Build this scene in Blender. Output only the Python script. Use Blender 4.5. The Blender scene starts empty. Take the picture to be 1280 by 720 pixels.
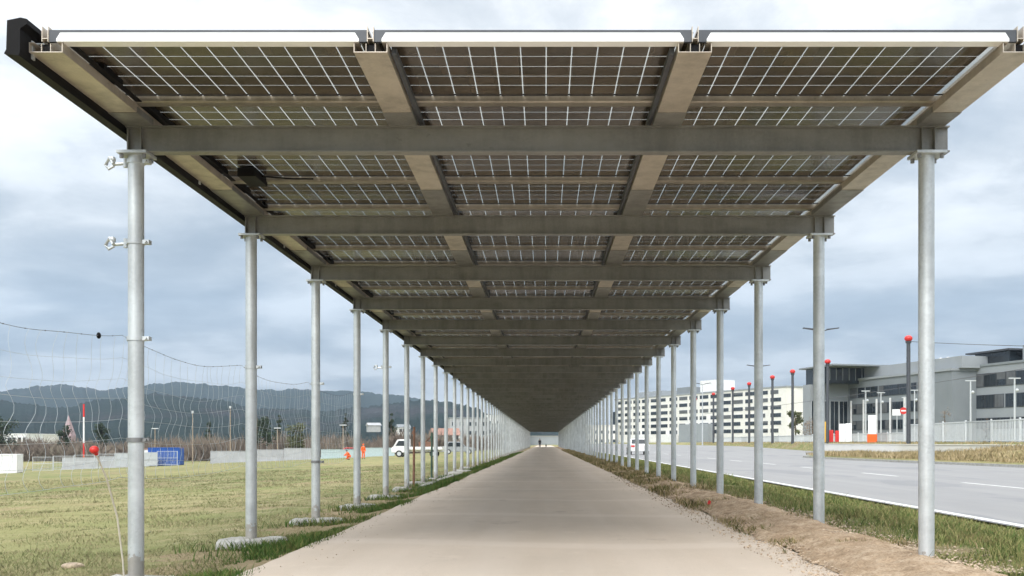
import bpy, math, random
from mathutils import Vector, Matrix, noise
random.seed(7)
R = math.radians
scn = bpy.context.scene
col = scn.collection
E = 1.03            # eye height
B = 3.1             # bay
Y1 = 7.9            # first frame
XL, XR = -3.31, 3.09
NF = 69

# ------------------------------------------------------------------ helpers
def sm(a, b, x):
    t = max(0.0, min(1.0, (x - a) / (b - a)))
    return t * t * (3 - 2 * t)
def lerp(a, b, t): return a + (b - a) * t
def nz(x, y, z=0.0): return noise.noise(Vector((x, y, z)))

class MB:
    def __init__(s): s.v = []; s.f = []; s.uv = None
    def poly(s, pts):
        n = len(s.v); s.v += [tuple(p) for p in pts]; s.f.append(tuple(range(n, n + len(pts))))
    def box(s, x0, x1, y0, y1, z0, z1):
        n = len(s.v)
        s.v += [(x0,y0,z0),(x1,y0,z0),(x1,y1,z0),(x0,y1,z0),(x0,y0,z1),(x1,y0,z1),(x1,y1,z1),(x0,y1,z1)]
        s.f += [tuple(n+i for i in q) for q in ((0,3,2,1),(4,5,6,7),(0,1,5,4),(1,2,6,5),(2,3,7,6),(3,0,4,7))]
        return s
    def prism(s, pts, a0, a1, axis='y'):
        """pts: 2D outline; extruded along axis."""
        n = len(s.v); k = len(pts)
        for a in (a0, a1):
            for p, q in pts:
                s.v.append({'y': (p, a, q), 'x': (a, p, q), 'z': (p, q, a)}[axis])
        s.f.append(tuple(range(n, n + k))); s.f.append(tuple(range(n + 2*k - 1, n + k - 1, -1)))
        for i in range(k):
            j = (i + 1) % k
            s.f.append((n+i, n+k+i, n+k+j, n+j))
        return s
    def tube(s, pts, r, seg=8, caps=True):
        pts = [Vector(p) for p in pts]; m = len(pts)
        rs = r if isinstance(r, (list, tuple)) else [r] * m
        n0 = len(s.v); ref = None
        for i, p in enumerate(pts):
            d = (pts[min(i+1, m-1)] - pts[max(i-1, 0)])
            if d.length < 1e-9: d = Vector((0, 0, 1))
            d.normalize()
            if ref is None or abs(ref.dot(d)) > .95:
                ref = Vector((1, 0, 0)) if abs(d.x) < .8 else Vector((0, 1, 0))
            a = d.cross(ref).normalized(); b = d.cross(a)
            for k in range(seg):
                t = 2*math.pi*k/seg
                s.v.append(tuple(p + (a*math.cos(t) + b*math.sin(t)) * rs[i]))
        for i in range(m - 1):
            for k in range(seg):
                k2 = (k+1) % seg
                s.f.append((n0+i*seg+k, n0+i*seg+k2, n0+(i+1)*seg+k2, n0+(i+1)*seg+k))
        if caps:
            s.f.append(tuple(n0 + k for k in range(seg-1, -1, -1)))
            s.f.append(tuple(n0 + (m-1)*seg + k for k in range(seg)))
        return s
    def ball(s, c, r, seg=12, rings=8, sx=1, sy=1, sz=1):
        n = len(s.v); c = Vector(c)
        for i in range(1, rings):
            t = math.pi * i / rings
            for k in range(seg):
                p = 2*math.pi*k/seg
                s.v.append((c.x+r*sx*math.sin(t)*math.cos(p), c.y+r*sy*math.sin(t)*math.sin(p), c.z+r*sz*math.cos(t)))
        top = len(s.v); s.v.append((c.x, c.y, c.z+r*sz)); bot = len(s.v); s.v.append((c.x, c.y, c.z-r*sz))
        for i in range(rings-2):
            for k in range(seg):
                k2 = (k+1) % seg
                s.f.append((n+i*seg+k, n+(i+1)*seg+k, n+(i+1)*seg+k2, n+i*seg+k2))
        for k in range(seg):
            k2 = (k+1) % seg
            s.f.append((top, n+k, n+k2)); s.f.append((bot, n+(rings-2)*seg+k2, n+(rings-2)*seg+k))
        return s
    def mesh(s, name, mat, smooth=False):
        me = bpy.data.meshes.new(name); me.from_pydata(s.v, [], s.f); me.materials.append(mat)
        if smooth:
            for p in me.polygons: p.use_smooth = True
        me.update(); return me
    def build(s, name, mat, parent=None, smooth=False, bevel=0):
        me = s.mesh(name, mat, False)
        return link(name, me, parent, smooth, bevel)

def link(name, me, parent=None, smooth=False, bevel=0):
    o = bpy.data.objects.new(name, me); col.objects.link(o)
    if parent is not None: o.parent = parent
    if smooth:
        for p in me.polygons: p.use_smooth = True
        m = o.modifiers.new('es', 'EDGE_SPLIT'); m.split_angle = R(40)
    if bevel:
        b = o.modifiers.new('bev', 'BEVEL'); b.width = bevel; b.segments = 2; b.limit_method = 'ANGLE'
    return o
def tag(o, label=None, cat=None, group=None, kind=None):
    if label: o['label'] = label
    if cat: o['category'] = cat
    if group: o['group'] = group
    if kind: o['kind'] = kind
    return o
def empty(name, loc=(0,0,0), rz=0, label=None, cat=None, group=None):
    o = bpy.data.objects.new(name, None); col.objects.link(o)
    o.location = loc; o.rotation_euler = (0, 0, rz); o.empty_display_size = .2
    return tag(o, label, cat, group)
def copy_tree(o, parent=None, depth=0):
    c = o.copy(); col.objects.link(c)
    if parent is not None: c.parent = parent
    for ch in list(o.children): copy_tree(ch, c, depth+1)
    return c

# ------------------------------------------------------------------ materials
class NT:
    def __init__(s, name):
        s.m = bpy.data.materials.new(name); s.m.use_nodes = True
        s.t = s.m.node_tree; s.b = s.t.nodes['Principled BSDF']; s.out = s.t.nodes['Material Output']
    def n(s, typ, **kw):
        nd = s.t.nodes.new(typ)
        for k, v in kw.items():
            if k in nd.inputs: nd.inputs[k].default_value = v
            else: setattr(nd, k, v)
        return nd
    def l(s, a, b): s.t.links.new(a, b)
    def pos(s):
        return s.n('ShaderNodeNewGeometry').outputs['Position']
    def obj(s):
        return s.n('ShaderNodeTexCoord').outputs['Object']
    def noise(s, vec, scale, detail=4, rough=.55, out='Fac'):
        nd = s.n('ShaderNodeTexNoise'); nd.inputs['Scale'].default_value = scale
        nd.inputs['Detail'].default_value = detail; nd.inputs['Roughness'].default_value = rough
        if vec is not None: s.l(vec, nd.inputs['Vector'])
        return nd.outputs[out]
    def ramp(s, fac, stops, interp='LINEAR'):
        nd = s.n('ShaderNodeValToRGB'); cr = nd.color_ramp; cr.interpolation = interp
        while len(cr.elements) < len(stops): cr.elements.new(.5)
        for e, (p, c) in zip(cr.elements, stops):
            e.position = p; e.color = (c[0], c[1], c[2], 1) if not isinstance(c, (int, float)) else (c, c, c, 1)
        s.l(fac, nd.inputs['Fac']); return nd.outputs['Color']
    def mix(s, fac, a, b, mode='MIX'):
        nd = s.n('ShaderNodeMix'); nd.data_type = 'RGBA'; nd.blend_type = mode
        for v, i in ((fac, 0), (a, 6), (b, 7)):
            if hasattr(v, 'links'): s.l(v, nd.inputs[i])
            else: nd.inputs[i].default_value = v if isinstance(v, (int, float)) else (v[0], v[1], v[2], 1)
        return nd.outputs[2]
    def math(s, op, a, b=0.0, c=None):
        nd = s.n('ShaderNodeMath'); nd.operation = op
        for i, v in enumerate((a, b) if c is None else (a, b, c)):
            if hasattr(v, 'links'): s.l(v, nd.inputs[i])
            else: nd.inputs[i].default_value = v
        return nd.outputs[0]
    def bump(s, h, strength=.3, dist=.01):
        nd = s.n('ShaderNodeBump'); nd.inputs['Strength'].default_value = strength; nd.inputs['Distance'].default_value = dist
        s.l(h, nd.inputs['Height']); s.l(nd.outputs['Normal'], s.b.inputs['Normal'])
    def scalevec(s, vec, sc):
        nd = s.n('ShaderNodeMapping'); nd.inputs['Scale'].default_value = sc
        s.l(vec, nd.inputs['Vector']); return nd.outputs['Vector']

def mat(name, c, rough=.6, metal=0, var=.12, scale=6.0, bump=0, spec=.5, dirt=None, stretch=None):
    t = NT(name); p = t.pos()
    if stretch: p = t.scalevec(p, stretch)
    f = t.noise(p, scale, 5)
    lo = [x*(1-var) for x in c]; hi = [min(1, x*(1+var)) for x in c]
    cc = t.ramp(f, [(.3, lo), (.7, hi)])
    if dirt:
        f2 = t.noise(p, scale*.3, 6, .65)
        m = t.ramp(f2, [(.52, 0), (.72, dirt[1])])
        cc = t.mix(m, cc, dirt[0])
    t.l(cc, t.b.inputs['Base Color'])
    t.b.inputs['Roughness'].default_value = rough; t.b.inputs['Metallic'].default_value = metal
    t.b.inputs['Specular IOR Level'].default_value = spec
    if bump: t.bump(t.noise(p, scale*4, 4), bump, .01)
    return t.m

M = {}
def galv(name, c, rough, metal):
    t = NT(name); p = t.pos()
    v = t.n('ShaderNodeTexVoronoi'); v.inputs['Scale'].default_value = 55; t.l(p, v.inputs['Vector'])
    a = t.ramp(v.outputs['Color'], [(0, [x*.9 for x in c]), (1, [min(1, x*1.08) for x in c])])
    st = t.noise(t.scalevec(p, (7, 7, 1.3)), 1.0, 6, .6)
    dm = t.ramp(st, [(.42, 0), (.68, .8)])
    a = t.mix(dm, a, [x*.66 for x in c])
    st2 = t.noise(t.scalevec(p, (.9, .9, 2.2)), 1.0, 5, .65)
    a = t.mix(t.ramp(st2, [(.48, 0), (.62, .6)]), a, [min(1, x*1.22) for x in c])
    oi = t.n('ShaderNodeObjectInfo')
    a = t.mix(t.math('MULTIPLY', oi.outputs['Random'], .30), a, [x*.62 for x in c])
    sz = t.n('ShaderNodeSeparateXYZ'); t.l(p, sz.inputs[0])
    mud = t.math('MULTIPLY', t.math('LESS_THAN', t.math('ADD', sz.outputs[2], t.math('MULTIPLY', t.noise(p, 16, 4), .5)), .33), .55)
    a = t.mix(mud, a, (.30, .24, .18))
    sp = t.ramp(t.noise(p, 14, 3), [(.68, 0), (.76, .6)])
    a = t.mix(sp, a, [x*.6 for x in c])
    t.l(a, t.b.inputs['Base Color'])
    rr = t.math('MULTIPLY_ADD', st, .25, rough - .12); t.l(rr, t.b.inputs['Roughness'])
    t.b.inputs['Metallic'].default_value = metal
    return t.m
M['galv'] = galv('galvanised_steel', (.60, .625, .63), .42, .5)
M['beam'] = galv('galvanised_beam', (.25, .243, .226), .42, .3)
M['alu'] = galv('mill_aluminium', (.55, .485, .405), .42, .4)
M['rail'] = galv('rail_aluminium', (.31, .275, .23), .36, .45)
M['white_alu'] = mat('white_aluminium', (.86, .86, .85), .35, .1, .03)
M['black'] = mat('black_metal', (.006, .0055, .006), .6, .0, .2, spec=.15)
M['bolt'] = mat('bolt_steel', (.25, .25, .25), .45, .6)
M['white'] = mat('white_paint', (.78, .78, .77), .5, 0, .05, 3, dirt=((.45, .43, .40), .5))
M['cream'] = mat('cream_render', (.74, .72, .67), .8, 0, .05, .4)
M['bgrey'] = mat('grey_cladding', (.205, .225, .237), .6, 0, .06, .3)
M['bgrey2'] = mat('light_grey_cladding', (.285, .305, .32), .6, 0, .06, .3)
M['frame'] = mat('window_frame', (.5, .52, .53), .5, .2, .05)
M['fence'] = mat('pale_fence', (.62, .64, .65), .55, .1, .08)
M['glass'] = mat('window_glass', (.02, .026, .032), .08, 0, .5, .25, spec=.6)
M['glass_blind'] = mat('window_blind', (.10, .105, .11), .5, 0, .2, 1)
M['concrete'] = mat('concrete', (.34, .335, .31), .9, 0, .25, 9, .8, dirt=((.24, .22, .16), .75))
M['wallwhite'] = mat('painted_wall', (.37, .375, .38), .85, 0, .12, .7, dirt=((.36, .37, .38), .6))
M['polegrey'] = mat('dark_pole', (.07, .075, .085), .5, .2, .15)
M['red'] = mat('red_paint', (.62, .03, .025), .4, 0, .08)
M['blue'] = mat('blue_steel', (.012, .085, .36), .5, 0, .12, 1)
M['orange'] = mat('orange_cloth', (.85, .13, .02), .8, 0, .1, 12)
M['dark_cloth'] = mat('dark_cloth', (.03, .032, .04), .85, 0, .2, 12)
M['skin'] = mat('skin', (.5, .3, .22), .6, 0, .05)
M['hair'] = mat('hair', (.04, .028, .02), .7, 0, .2)
M['rubber'] = mat('rubber', (.02, .02, .02), .8, 0, .2)
M['wood'] = mat('weathered_wood', (.34, .27, .20), .85, 0, .2, 5)
M['rust'] = mat('rusty_steel', (.16, .08, .05), .8, 0, .3, 10)
M['greenpost'] = mat('green_post', (.03, .07, .05), .6, 0, .2)
M['roof_red'] = mat('roof_tile', (.30, .17, .13), .85, 0, .2, 1)
M['pink'] = mat('pink_stone', (.38, .27, .28), .85, 0, .15, .5)
M['string'] = mat('net_string', (.55, .60, .63), .7, 0, .1)
M['darkstring'] = mat('wire_string', (.10, .10, .11), .7, 0, .1)
M['cream_rod'] = mat('fibreglass_rod', (.66, .60, .50), .5, 0, .1)
M['teal'] = mat('pale_green_board', (.38, .46, .46), .6, 0, .1)
M['bark'] = mat('bark', (.13, .10, .075), .9, 0, .25, 8)
M['trunkpale'] = mat('pale_twig', (.22, .17, .13), .9, 0, .25, 4)
M['evergreen'] = mat('evergreen_leaf', (.035, .055, .03), .8, 0, .5, .8)
M['olive'] = mat('olive_leaf', (.10, .11, .05), .8, 0, .4, .8)
M['yellow'] = mat('yellow_paint', (.7, .42, .05), .5)
M['paint'] = mat('road_paint', (.70, .70, .68), .6, 0, .15, 14, dirt=((.30, .30, .30), .8))

# panel: dark cells, clear gaps between the cells
def panel_mat():
    t = NT('bifacial_glass'); 
    uv = t.n('ShaderNodeUVMap').outputs['UV']
    sp = t.n('ShaderNodeSeparateXYZ'); t.l(uv, sp.inputs[0])
    u, v = sp.outputs[0], sp.outputs[1]          # metres inside the panel
    def cellc(w, n, margin, L):
        # distance (m) to the nearest cell border
        c = (L - 2*margin) / n
        q = t.math('DIVIDE', t.math('SUBTRACT', w, margin), c)
        fr = t.math('FRACT', t.math('ADD', q, .5))
        return t.math('MULTIPLY', t.math('ABSOLUTE', t.math('SUBTRACT', fr, .5)), c)
    du = cellc(u, 11, .085, 2.10); dv = cellc(v, 6, .018, 1.13)
    g1 = t.math('LESS_THAN', du, .0040); g2 = t.math('LESS_THAN', dv, .0034)
    g3 = t.math('LESS_THAN', t.math('ADD', du, dv), .015)
    g = t.math('MAXIMUM', t.math('MAXIMUM', g1, g2), g3)
    sx_ = t.n('ShaderNodeSeparateXYZ'); t.l(t.pos(), sx_.inputs[0])
    outer = t.math('GREATER_THAN', t.math('ABSOLUTE', t.math('ADD', sx_.outputs[0], .08)), 3.085)
    rim = t.math('GREATER_THAN', t.math('ABSOLUTE', t.math('SUBTRACT', u, 1.05)), .968)
    g = t.math('MULTIPLY', g, t.math('SUBTRACT', 1.0, rim))
    g = t.math('MAXIMUM', g, t.math('MULTIPLY', rim, t.math('GREATER_THAN', t.math('ABSOLUTE', t.math('ADD', sx_.outputs[0], .08)), 3.06)))
    # each cell a slightly different brown
    wn = t.n('ShaderNodeTexWhiteNoise'); wn.noise_dimensions = '3D'
    mp = t.n('ShaderNodeVectorMath'); mp.operation = 'SNAP'
    t.l(t.pos(), mp.inputs[0]); mp.inputs[1].default_value = (.187, .182, 5)
    t.l(mp.outputs[0], wn.inputs['Vector'])
    cell = t.ramp(wn.outputs['Value'], [(0, (.056, .043, .032)), (1, (.094, .071, .054))])
    lg = t.noise(t.pos(), .5, 3)
    cell = t.mix(t.ramp(lg, [(.35, 0), (.7, .6)]), cell, (.062, .052, .030))
    t.l(cell, t.b.inputs['Base Color'])
    t.b.inputs['Roughness'].default_value = .22; t.b.inputs['Specular IOR Level'].default_value = .5
    tr = t.n('ShaderNodeBsdfTransparent'); tr.inputs['Color'].default_value = (.66, .64, .59, 1)
    mx = t.n('ShaderNodeMixShader')
    t.l(g, mx.inputs[0]); t.l(t.b.outputs[0], mx.inputs[1]); t.l(tr.outputs[0], mx.inputs[2])
    t.l(mx.outputs[0], t.out.inputs['Surface'])
    return t.m
M['panel'] = panel_mat()
def clear_mat():
    t = NT('clear_glass')
    tr = t.n('ShaderNodeBsdfTransparent'); tr.inputs['Color'].default_value = (.94, .95, .94, 1)
    t.b.inputs['Base Color'].default_value = (.02, .02, .02, 1); t.b.inputs['Roughness'].default_value = .1
    mx = t.n('ShaderNodeMixShader'); mx.inputs[0].default_value = .92
    t.l(t.b.outputs[0], mx.inputs[1]); t.l(tr.outputs[0], mx.inputs[2]); t.l(mx.outputs[0], t.out.inputs['Surface'])
    return t.m
M['clear'] = clear_mat()

def grass_ground():
    t = NT('meadow_ground'); p = t.pos()
    a = t.noise(p, .35, 6, .6); b = t.noise(p, 2.2, 6, .65); c = t.noise(t.scalevec(p, (1, .35, 1)), .09, 4)
    g = t.ramp(b, [(.28, (.10, .112, .046)), (.43, (.175, .175, .075)), (.57, (.265, .24, .125)), (.72, (.37, .31, .19))])
    soil = t.ramp(t.noise(p, 7, 5), [(.3, (.20, .14, .085)), (.7, (.34, .26, .165))])
    m = t.ramp(a, [(.54, 0), (.64, .75)])
    o = t.mix(m, g, soil)
    gp = t.ramp(t.noise(p, .22, 5, .6), [(.47, 0), (.60, .75)])
    o = t.mix(gp, o, (.15, .185, .062))
    straw = t.ramp(c, [(.45, 0), (.62, .45)])
    o = t.mix(straw, o, (.35, .31, .15))
    sx = t.n('ShaderNodeSeparateXYZ'); t.l(p, sx.inputs[0])
    edge = t.math('ADD', sx.outputs[0], t.math('MULTIPLY', t.math('SUBTRACT', t.noise(p, 1.3, 5), .5), 2.2))
    e1 = t.math('MULTIPLY', t.math('GREATER_THAN', edge, -3.75), t.math('LESS_THAN', edge, -1.0))
    bare = t.ramp(t.noise(p, 16, 5, .7), [(.3, (.20, .145, .085)), (.7, (.36, .285, .18))])
    o = t.mix(t.math('MULTIPLY', e1, .75), o, bare)
    t.l(o, t.b.inputs['Base Color']); t.b.inputs['Roughness'].default_value = .95
    t.b.inputs['Specular IOR Level'].default_value = .15
    t.bump(t.noise(p, 9, 6, .7), .9, .05)
    return t.m
M['meadow'] = grass_ground()
def blade_mat(name, stops, sc=.8):
    t = NT(name); p = t.pos(); geo = t.n('ShaderNodeNewGeometry')
    r = geo.outputs['Random Per Island']
    f = t.noise(p, sc, 4, .6)
    s = t.math('ADD', t.math('MULTIPLY', f, .75), t.math('MULTIPLY', r, .35))
    c = t.ramp(s, stops); t.l(c, t.b.inputs['Base Color'])
    t.b.inputs['Roughness'].default_value = .8; t.b.inputs['Specular IOR Level'].default_value = .1
    up = t.n('ShaderNodeMix'); up.data_type = 'VECTOR'; up.inputs[0].default_value = .7
    t.l(geo.outputs['Normal'], up.inputs[4]); up.inputs[5].default_value = (0, 0, 1)
    nn_ = t.n('ShaderNodeVectorMath'); nn_.operation = 'NORMALIZE'; t.l(up.outputs[1], nn_.inputs[0]); t.l(nn_.outputs[0], t.b.inputs['Normal'])
    tl = t.n('ShaderNodeBsdfTranslucent'); t.l(c, tl.inputs['Color'])
    mx = t.n('ShaderNodeMixShader'); mx.inputs[0].default_value = .25
    t.l(t.b.outputs[0], mx.inputs[1]); t.l(tl.outputs[0], mx.inputs[2]); t.l(mx.outputs[0], t.out.inputs['Surface'])
    return t.m
M['blade_field'] = blade_mat('field_blades', [(.33, (.10, .14, .05)), (.47, (.185, .20, .078)), (.60, (.29, .26, .135)), (.75, (.43, .355, .21))], .45)
M['blade_weed'] = blade_mat('weed_blades', [(.35, (.055, .115, .026)), (.55, (.10, .165, .04)), (.75, (.22, .21, .075))])
M['blade_verge'] = blade_mat('verge_blades', [(.34, (.10, .165, .045)), (.50, (.19, .225, .075)), (.66, (.32, .30, .12)), (.82, (.36, .27, .15))], 1.7)
M['blade_tuft'] = blade_mat('tuft_blades', [(.34, (.11, .14, .04)), (.46, (.24, .21, .08)), (.58, (.40, .31, .16)), (.75, (.52, .41, .24))], .7)
M['blade_straw'] = blade_mat('straw_blades', [(.35, (.22, .19, .08)), (.55, (.44, .34, .18)), (.75, (.58, .46, .28))])

def path_mat():
    t = NT('bonded_path'); p = t.pos()
    base = t.ramp(t.noise(p, 160, 3, .7), [(.3, (.48, .40, .322)), (.7, (.635, .54, .44))])
    big = t.ramp(t.noise(t.scalevec(p, (1, .5, 1)), .45, 5, .6), [(.38, .0), (.66, .75)])
    o = t.mix(big, base, (.45, .38, .305))
    trk = t.ramp(t.noise(t.scalevec(p, (1.6, .05, 1)), 1.0, 4), [(.42, 0), (.68, .35)])
    o = t.mix(trk, o, (.64, .56, .48))
    sand = t.ramp(t.noise(p, 1.4, 7, .7), [(.58, 0), (.72, .5)])
    o = t.mix(sand, o, (.66, .57, .465))
    # faint tyre arcs
    w = t.n('ShaderNodeTexWave'); w.wave_type = 'RINGS'; w.inputs['Scale'].default_value = .16
    w.inputs['Distortion'].default_value = 3; w.inputs['Detail'].default_value = 1
    t.l(t.scalevec(p, (1, .5, 1)), w.inputs['Vector'])
    o = t.mix(t.ramp(w.outputs['Fac'], [(.93, 0), (.99, .35)]), o, (.66, .58, .50))
    st = t.ramp(t.noise(t.scalevec(p, (1, .6, 1)), .9, 7, .7), [(.60, 0), (.68, .5)])
    o = t.mix(st, o, (.36, .29, .235))
    vc = t.n('ShaderNodeTexVoronoi'); vc.feature = 'DISTANCE_TO_EDGE'; vc.inputs['Scale'].default_value = .22
    nz_ = t.n('ShaderNodeTexNoise'); nz_.inputs['Scale'].default_value = 1.5; nz_.inputs['Detail'].default_value = 5; t.l(p, nz_.inputs['Vector'])
    va = t.n('ShaderNodeVectorMath'); va.operation = 'MULTIPLY_ADD'; t.l(nz_.outputs['Color'], va.inputs[0]); va.inputs[1].default_value = (1.2, 1.2, 0); t.l(p, va.inputs[2]); t.l(va.outputs[0], vc.inputs['Vector'])
    o = t.mix(t.ramp(vc.outputs['Distance'], [(.0, .10), (.004, 0)]), o, (.27, .215, .17))
    sp = t.ramp(t.noise(p, 38, 2), [(.70, 0), (.75, .5)])
    o = t.mix(sp, o, (.24, .19, .15))
    t.l(o, t.b.inputs['Base Color']); t.b.inputs['Roughness'].default_value = .85
    t.b.inputs['Specular IOR Level'].default_value = .3
    t.bump(t.noise(p, 120, 3, .7), .35, .004)
    return t.m
M['path'] = path_mat()
def road_mat():
    t = NT('asphalt'); p = t.pos()
    b = t.ramp(t.noise(p, 90, 3, .7), [(.3, (.20, .198, .197)), (.7, (.262, .258, .255))])
    w = t.ramp(t.noise(t.scalevec(p, (1.2, .04, 1)), 1, 5), [(.4, 0), (.65, .6)])
    o = t.mix(w, b, (.285, .28, .275))
    k = t.ramp(t.noise(p, .25, 6, .6), [(.5, 0), (.75, .5)])
    o = t.mix(k, o, (.17, .175, .185))
    k2 = t.ramp(t.noise(t.scalevec(p, (.35, .12, 1)), 1, 3, .5), [(.60, 0), (.615, .45)])
    o = t.mix(k2, o, (.155, .16, .17))
    t.l(o, t.b.inputs['Base Color']); t.b.inputs['Roughness'].default_value = .62
    t.bump(t.noise(p, 150, 2), .3, .003)
    return t.m
M['road'] = road_mat()
def soil_mat():
    t = NT('loose_soil'); p = t.pos()
    o = t.ramp(t.noise(p, 5, 8, .72), [(.28, (.26, .185, .118)), (.48, (.42, .31, .208)), (.70, (.57, .455, .335))])
    fine = t.noise(p, 45, 4, .75)
    o = t.mix(t.ramp(fine, [(.36, .65), (.48, 0)]), o, (.19, .13, .082))
    o = t.mix(t.ramp(fine, [(.56, 0), (.68, .6)]), o, (.60, .49, .37))
    t.l(o, t.b.inputs['Base Color']); t.b.inputs['Roughness'].default_value = .95
    t.b.inputs['Specular IOR Level'].default_value = .1
    t.bump(t.noise(p, 30, 7, .75), .6, .03)
    return t.m
M['soil'] = soil_mat()
M['pebble'] = mat('pebbles', (.42, .33, .24), .9, 0, .45, 14)
def hill_mat():
    t = NT('forest_hill'); p = t.pos()
    a = t.noise(t.scalevec(p, (1, 1, 2.5)), .004, 8, .65); b = t.noise(t.scalevec(p, (1, 1, 2)), .03, 6, .75)
    o = t.ramp(b, [(.3, (.008, .016, .015)), (.55, (.020, .032, .025)), (.75, (.045, .05, .042))])
    m = t.ramp(a, [(.52, 0), (.64, .75)])
    br = t.ramp(b, [(.3, (.035, .028, .034)), (.7, (.085, .072, .078))])
    o = t.mix(m, o, br)
    t.l(o, t.b.inputs['Base Color']); t.b.inputs['Roughness'].default_value = 1
    t.b.inputs['Specular IOR Level'].default_value = 0
    t.bump(b, 1, 12)
    return t.m
M['hill'] = hill_mat()
M['twig'] = blade_mat('bare_twigs', [(.3, (.13, .105, .085)), (.5, (.22, .175, .14)), (.65, (.28, .23, .18)), (.8, (.19, .18, .12))], .06)

# ------------------------------------------------------------------ terrain
def road_z(x, y): return -.10 + .62 * sm(9, 26, x) * sm(65, 150, y)
def gz(x, y):
    if x < -2.3:
        if x > -3.2: z = lerp(-.03, -.14, sm(-2.3, -3.1, x))
        else: z = -.14 + .043 * (max(x, -95) + 3.2)
        if x < -3.2:
            z += .05 * nz(x*.35, y*.35) * sm(-3.2, -6, x) + .03 * nz(x*1.3, y*1.3, 4) * sm(-3.4, -5, x)
            k = sm(152, 190, y)
            if z < -2.4: z = lerp(z, -2.4, k)
        return z
    if x < 2.2: return -.03
    if x < 6.25:
        if x < 3.2: z = lerp(-.03, .05, sm(2.2, 3.1, x))
        else: z = lerp(.05, -.13, sm(3.6, 6.2, x))
        return z + (.025 * nz(x*1.1, y*.9) if 2.6 < x < 6 else 0)
    if x < 27.45: return road_z(x, y) - .04
    if x < 60:
        wall = 1 - sm(96, 100, y)
        base = lerp(lerp(road_z(27, y), 1.0, sm(27.4, 29, x)), lerp(.80, 1.05, sm(27.45, 30, x)), wall)
        return base
    return lerp(1.05, 1.0, sm(60, 80, x))

def axis(segs):
    out = []
    for a, b, n in segs:
        for i in range(n): out.append(a + (b-a)*i/n)
    out.append(segs[-1][1]); return out
xs = axis([(-5000,-1000,8),(-1000,-200,10),(-200,-100,10),(-100,-40,30),(-40,-12,56),(-12,-3.2,44),(-3.2,-2.3,6),(-2.3,2.2,3),(2.2,6.25,24),(6.25,27.3,14),(27.3,27.5,2),(27.5,31,7),(31,80,10),(80,300,8),(300,1000,6),(1000,5000,6)])
ys = axis([(-3000,-300,4),(-300,-20,6),(-20,4,12),(4,30,90),(30,80,80),(80,200,60),(200,500,20),(500,1500,10),(1500,5500,8)])
g = MB()
for y in ys:
    for x in xs: g.v.append((x, y, gz(x, y)))
W_ = len(xs)
for j in range(len(ys)-1):
    for i in range(W_-1):
        a = j*W_+i; g.f.append((a, a+1, a+1+W_, a+W_))
o = g.build('ground', M['meadow'], None, True); o.modifiers.clear(); tag(o, kind='structure')

# bike path: slightly ragged edges
pm = MB(); yy = axis([(-25,6,20),(6,40,110),(40,110,70),(110,330,60)])
nx = 8
for y in yy:
    l = -2.36 + .05*nz(y*.7, 1.5) + .02*nz(y*3, 7); r = 2.32 + .05*nz(y*.6, 9.1)
    for i in range(nx+1): pm.v.append((lerp(l, r, i/nx), y, .0 + .006*(1-abs(2*i/nx-1)) ))
for j in range(len(yy)-1):
    for i in range(nx):
        a = j*(nx+1)+i; pm.f.append((a, a+1, a+nx+2, a+nx+1))
tag(pm.build('bike_path', M['path'], None, False), kind='structure')

# road sheet + painted marks as its children
rm = MB(); ry = axis([(-40,40,20),(40,160,48),(160,420,26)]); rx = axis([(6.3,27.44,16)])
for y in ry:
    for x in rx: rm.v.append((x, y, road_z(x, y)))
k = len(rx)
for j in range(len(ry)-1):
    for i in range(k-1):
        a = j*k+i; rm.f.append((a, a+1, a+k+1, a+k))
road = tag(rm.build('road', M['road']), kind='structure')
def strip(x0, x1, ya, yb, dz, n):
    m = MB()
    for i in range(n+1):
        y = lerp(ya, yb, i/n); m.v += [(x0, y, road_z(x0, y)+dz), (x1, y, road_z(x1, y)+dz)]
    for i in range(n): m.f.append((2*i, 2*i+1, 2*i+3, 2*i+2))
    return m
strip(6.36, 6.54, -40, 400, .006, 110).build('edge_line', M['paint'], road)
for i in range(26):
    ya = -2 + i*8.6
    if 8 < ya < 170: strip(11.65, 11.8, ya, ya+3.6, .006, 3).build('lane_dash', M['paint'], road)

# kerb + median island with straw
def mz(x, y): return road_z(x, y) + .12
med = MB()
def med_left(y): return lerp(22.8, 19.2, sm(25, 72, y)) if y < 72 else lerp(19.2, 27.4, ((y-72)/4)**2 if y < 76 else 1)
my = axis([(-20,40,30),(40,72,32),(72,76,8)])
for y in my:
    l = med_left(y)
    for i in range(9):
        x = lerp(l, 27.43, i/8)
        hump = .16*math.sin(math.pi*min(1, i/8*1.1)) + .65*sm(64, 50, y)*sm(.25, .85, i/8)
        med.v.append((x, y, mz(x, y) + hump + .05*nz(x, y)*(0 if i in (0, 8) else 1)))
for j in range(len(my)-1):
    for i in range(8):
        a = j*9+i; med.f.append((a, a+1, a+10, a+9))
tag(med.build('median', M['meadow'], None, True), kind='structure')
kb = MB()
for j in range(len(my)-1):
    y0, y1 = my[j], my[j+1]; a, b = med_left(y0), med_left(y1)
    n = len(kb.v)
    for (x, y) in ((a, y0), (b, y1)):
        z = road_z(x, y)
        kb.v += [(x-.16, y, z-.02), (x-.16, y, z+.125), (x+.01, y, z+.125), (x+.01, y, z-.02)]
    for q in range(4):
        q2 = (q+1) % 4; kb.f.append((n+q, n+4+q, n+4+q2, n+q2))
tag(kb.build('kerb', M['concrete']), kind='structure')

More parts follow.
